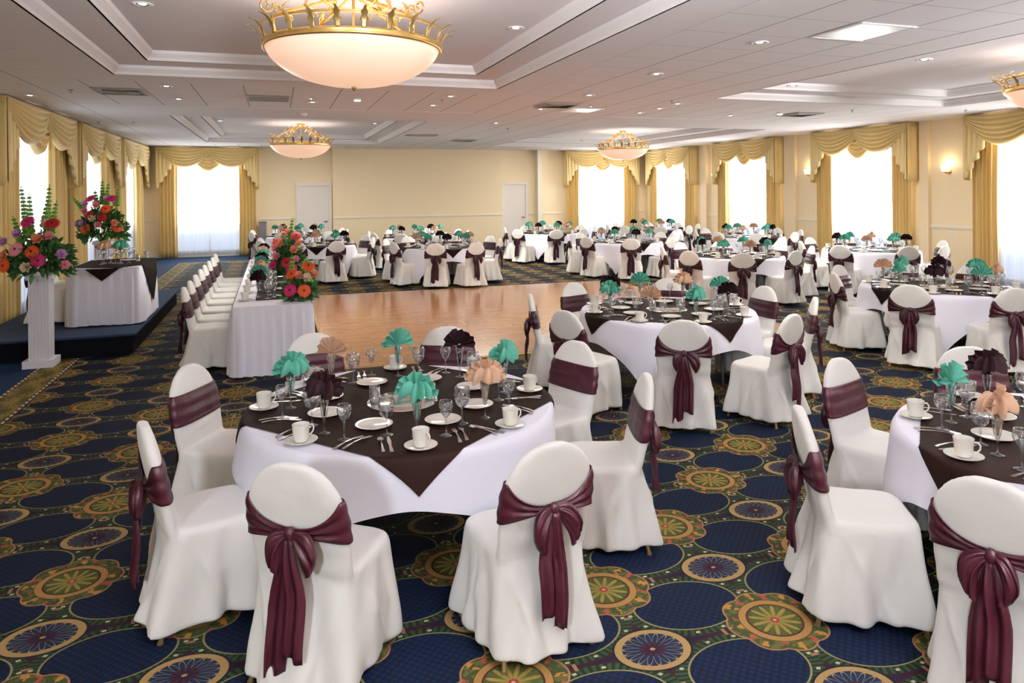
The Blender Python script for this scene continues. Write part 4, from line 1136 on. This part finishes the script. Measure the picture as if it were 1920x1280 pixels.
grille((226,171),.31,.31,'round louvred air diffuser in the tile band, stage end','round')
grille((503,184),.30,.30,'dark slatted return grille in the tile band past the nearest tray','slat')
grille((1045,197),.31,.31,'tan square air diffuser in the tiles near the centre','square')
grille((1500,214),.31,.31,'tan square grille over the fourth-row tables','square')
grille((790,253),.40,.25,'small grille near the second tray window edge','slat')
grille((870,263),.31,.31,'small square diffuser nearest the far wall','square')
def troffer(px_,w,d,label,big=1):
    p=at(px_[0],px_[1],H); t=thing('ceiling_light_panel',label,'ceiling light',(p.x,p.y,H-.004),0,'square prismatic light panels')
    fr=MB(); rect_minus(fr,(-w,w,-d,d),(-w+.02,w-.02,-d+.02,d-.02),-.010,.010); obj('panel_frame',(fr,M['plaster'],False),t)
    obj('diffuser',(MB().box(-w+.02,w-.02,-d+.02,d-.02,-.006,0),M['lens'],False),t)
troffer((1618,59),.31,.31,'bright square light panel set in the tiles near the camera')
troffer((1090,206),.31,.31,'bright square light panel beside the tan diffuser')
SPK=MB().lathe([(0,0),(.03,0),(.028,-.008),(.01,-.012),(.008,-.035),(.022,-.038),(.022,-.041),(0,-.042)],14).mesh('sprinkler',M['vent'])
for i,(q,lb) in enumerate((((133,168),'over the nearest stage-side window'),((185,228),'tiles over the middle stage window'),((250,228),'tiles short of the second tray'),((583,181),'tile band, middle'),((829,187),'tile band, window end'),((1108,196),'by the bright light panel'),((952,240),'off the second tray'),((1260,188),'tiles off the window tray'),((1598,206),'near the fourth window'),((1811,206),'near the cropped window'))):
    p=at(q[0],q[1],H); put('ceiling_sprinkler',SPK,(p.x,p.y,H-.004),0,'small sprinkler head on the ceiling, '+lb,'sprinkler','ceiling sprinklers')
DET=MB().lathe([(0,0),(.055,0),(.058,-.02),(.045,-.045),(.0,-.055)],20).mesh('smoke_detector',M['plaster'])
for q,lb in (((670,187),'tile band beneath the nearest chandelier'),((570,214),'second tray near its edge'),((1092,263),'before the far window-side chandelier'),((1462,213),'beside the square grille')):
    p=at(q[0],q[1],H-.02); put('smoke_detector',DET,(p.x,p.y,H-.004),0,'white domed smoke detector, '+lb,'smoke detector','smoke detectors')
# ------------------------------------------------------------------ wall fittings
def sconce(y,z,label):
    t=thing('wall_sconce',label,'wall lamp',(XR,y,z),0,'glass wall sconces')
    obj('glass_shade',(MB().lathe([(.035,-.06),(.065,-.05),(.085,.0),(.095,.06),(.090,.06),(.078,0),(.06,-.044),(.03,-.052)],24,tr=Matrix.Translation((-.11,0,.0))),M['shade']),t)
    mb=MB(); mb.lathe([(0,-.095),(.02,-.09),(.045,-.065),(.05,-.055),(0,-.05)],20,tr=Matrix.Translation((-.11,0,0))); mb.tube([(-.11,0,-.075),(-.05,0,-.10),(-.005,0,-.06)],.012,8)
    mb.lathe([(0,.0),(.05,0),(.05,.014),(0,.02)],20,tr=Matrix.Translation((-.0,0,-.05))@Matrix.Rotation(-PI/2,4,'Y'))
    obj('brass_bracket',(mb,M['gold']),t)
    lamp('sconce_light','POINT',(XR-.13,y,z+.09),3.5,(1,.78,.5),.05)
sconce(11.28,2.36,'lit glass wall sconce beside the cropped fourth window')
sconce(15.35,2.40,'lit glass wall sconce between the second and third windows')
sconce(19.55,2.40,'lit glass wall sconce between the corner-most and second windows')
for y,lb in ((11.24,'below the sconce beside the cropped window'),(15.42,'below the middle sconce')):
    t=thing('wall_outlet','small white wall plate '+lb,'wall outlet',(XR,y,.98),0,'white wall plates')
    obj('plate',(MB().box(-.008,0,-.04,.04,-.06,.06),M['trim'],False),t); obj('socket',(MB().box(-.012,-.008,-.018,.018,-.035,.035),M['doorpaint'],False),t)
t=thing('grey_cabinet','slim upright grey cabinet against the far wall by the drape','cabinet',(-.38,23.85,0))
obj('body',(MB().box(-.11,.11,-.15,.15,0,1.04),M['grey'],False),t); obj('lid',(MB().box(-.12,.12,-.16,.16,1.04,1.065),M['darkmetal'],False),t)
# ------------------------------------------------------------------ light
W=bpy.data.worlds.new('world'); SC.world=W; W.use_nodes=True
W.node_tree.nodes['Background'].inputs[0].default_value=(.75,.85,1,1); W.node_tree.nodes['Background'].inputs[1].default_value=.6
# lamps behind the camera: cool flash key, then unseen fills added for brightness
lamp('rear_flash_key','AREA',(-2.6,-2.4,2.75),150,(.82,.90,1),.6,rot=(R_(72),0,R_(-28)),sy=.6)  # cool key standing in for a flash at upper left
lamp('rear_warm_fill','AREA',(6.0,-2.4,3.0),50,(1,.93,.84),4.0,rot=(R_(62),0,R_(-10)),sy=1.2)  # warm fill added behind the camera, no fixture modelled
lamp('ceiling_fill','AREA',(1.5,-2.0,2.15),1150,(.97,.95,1),1.5,rot=(R_(140),0,0),sy=1.5,spread=R_(95))  # unseen upward lamp added to brighten the ceiling
lamp('ceiling_fill','AREA',(8.5,-1.5,2.15),1250,(.97,.97,1),1.5,rot=(R_(138),0,R_(5)),sy=1.5,spread=R_(95))  # second added lamp, lifts the ceiling on the window side
for x,y,e_ in ((.6,11.3,90),(5.0,11.0,50),(4.8,5.0,60),(4.8,17.5,220),(9.0,11.3,150),(.6,21.0,70),(9.0,21.5,60)):  # broad stand-ins for the downlights; those near the far wall added to brighten it
    lamp('downlight_fill','AREA',(x,y,H-.03),e_,(1,.94,.86),1.6,rot=(0,0,0),sy=1.6)
vs_=SC.view_settings; vs_.view_transform='Standard'; vs_.look='None'; vs_.exposure=.10; vs_.gamma=1; vs_.use_curve_mapping=False
cy_=SC.cycles
cy_.max_bounces=8; cy_.diffuse_bounces=4; cy_.glossy_bounces=3; cy_.transmission_bounces=6; cy_.transparent_max_bounces=24
cy_.caustics_reflective=False; cy_.caustics_refractive=False; cy_.sample_clamp_indirect=4.0; cy_.use_denoising=True
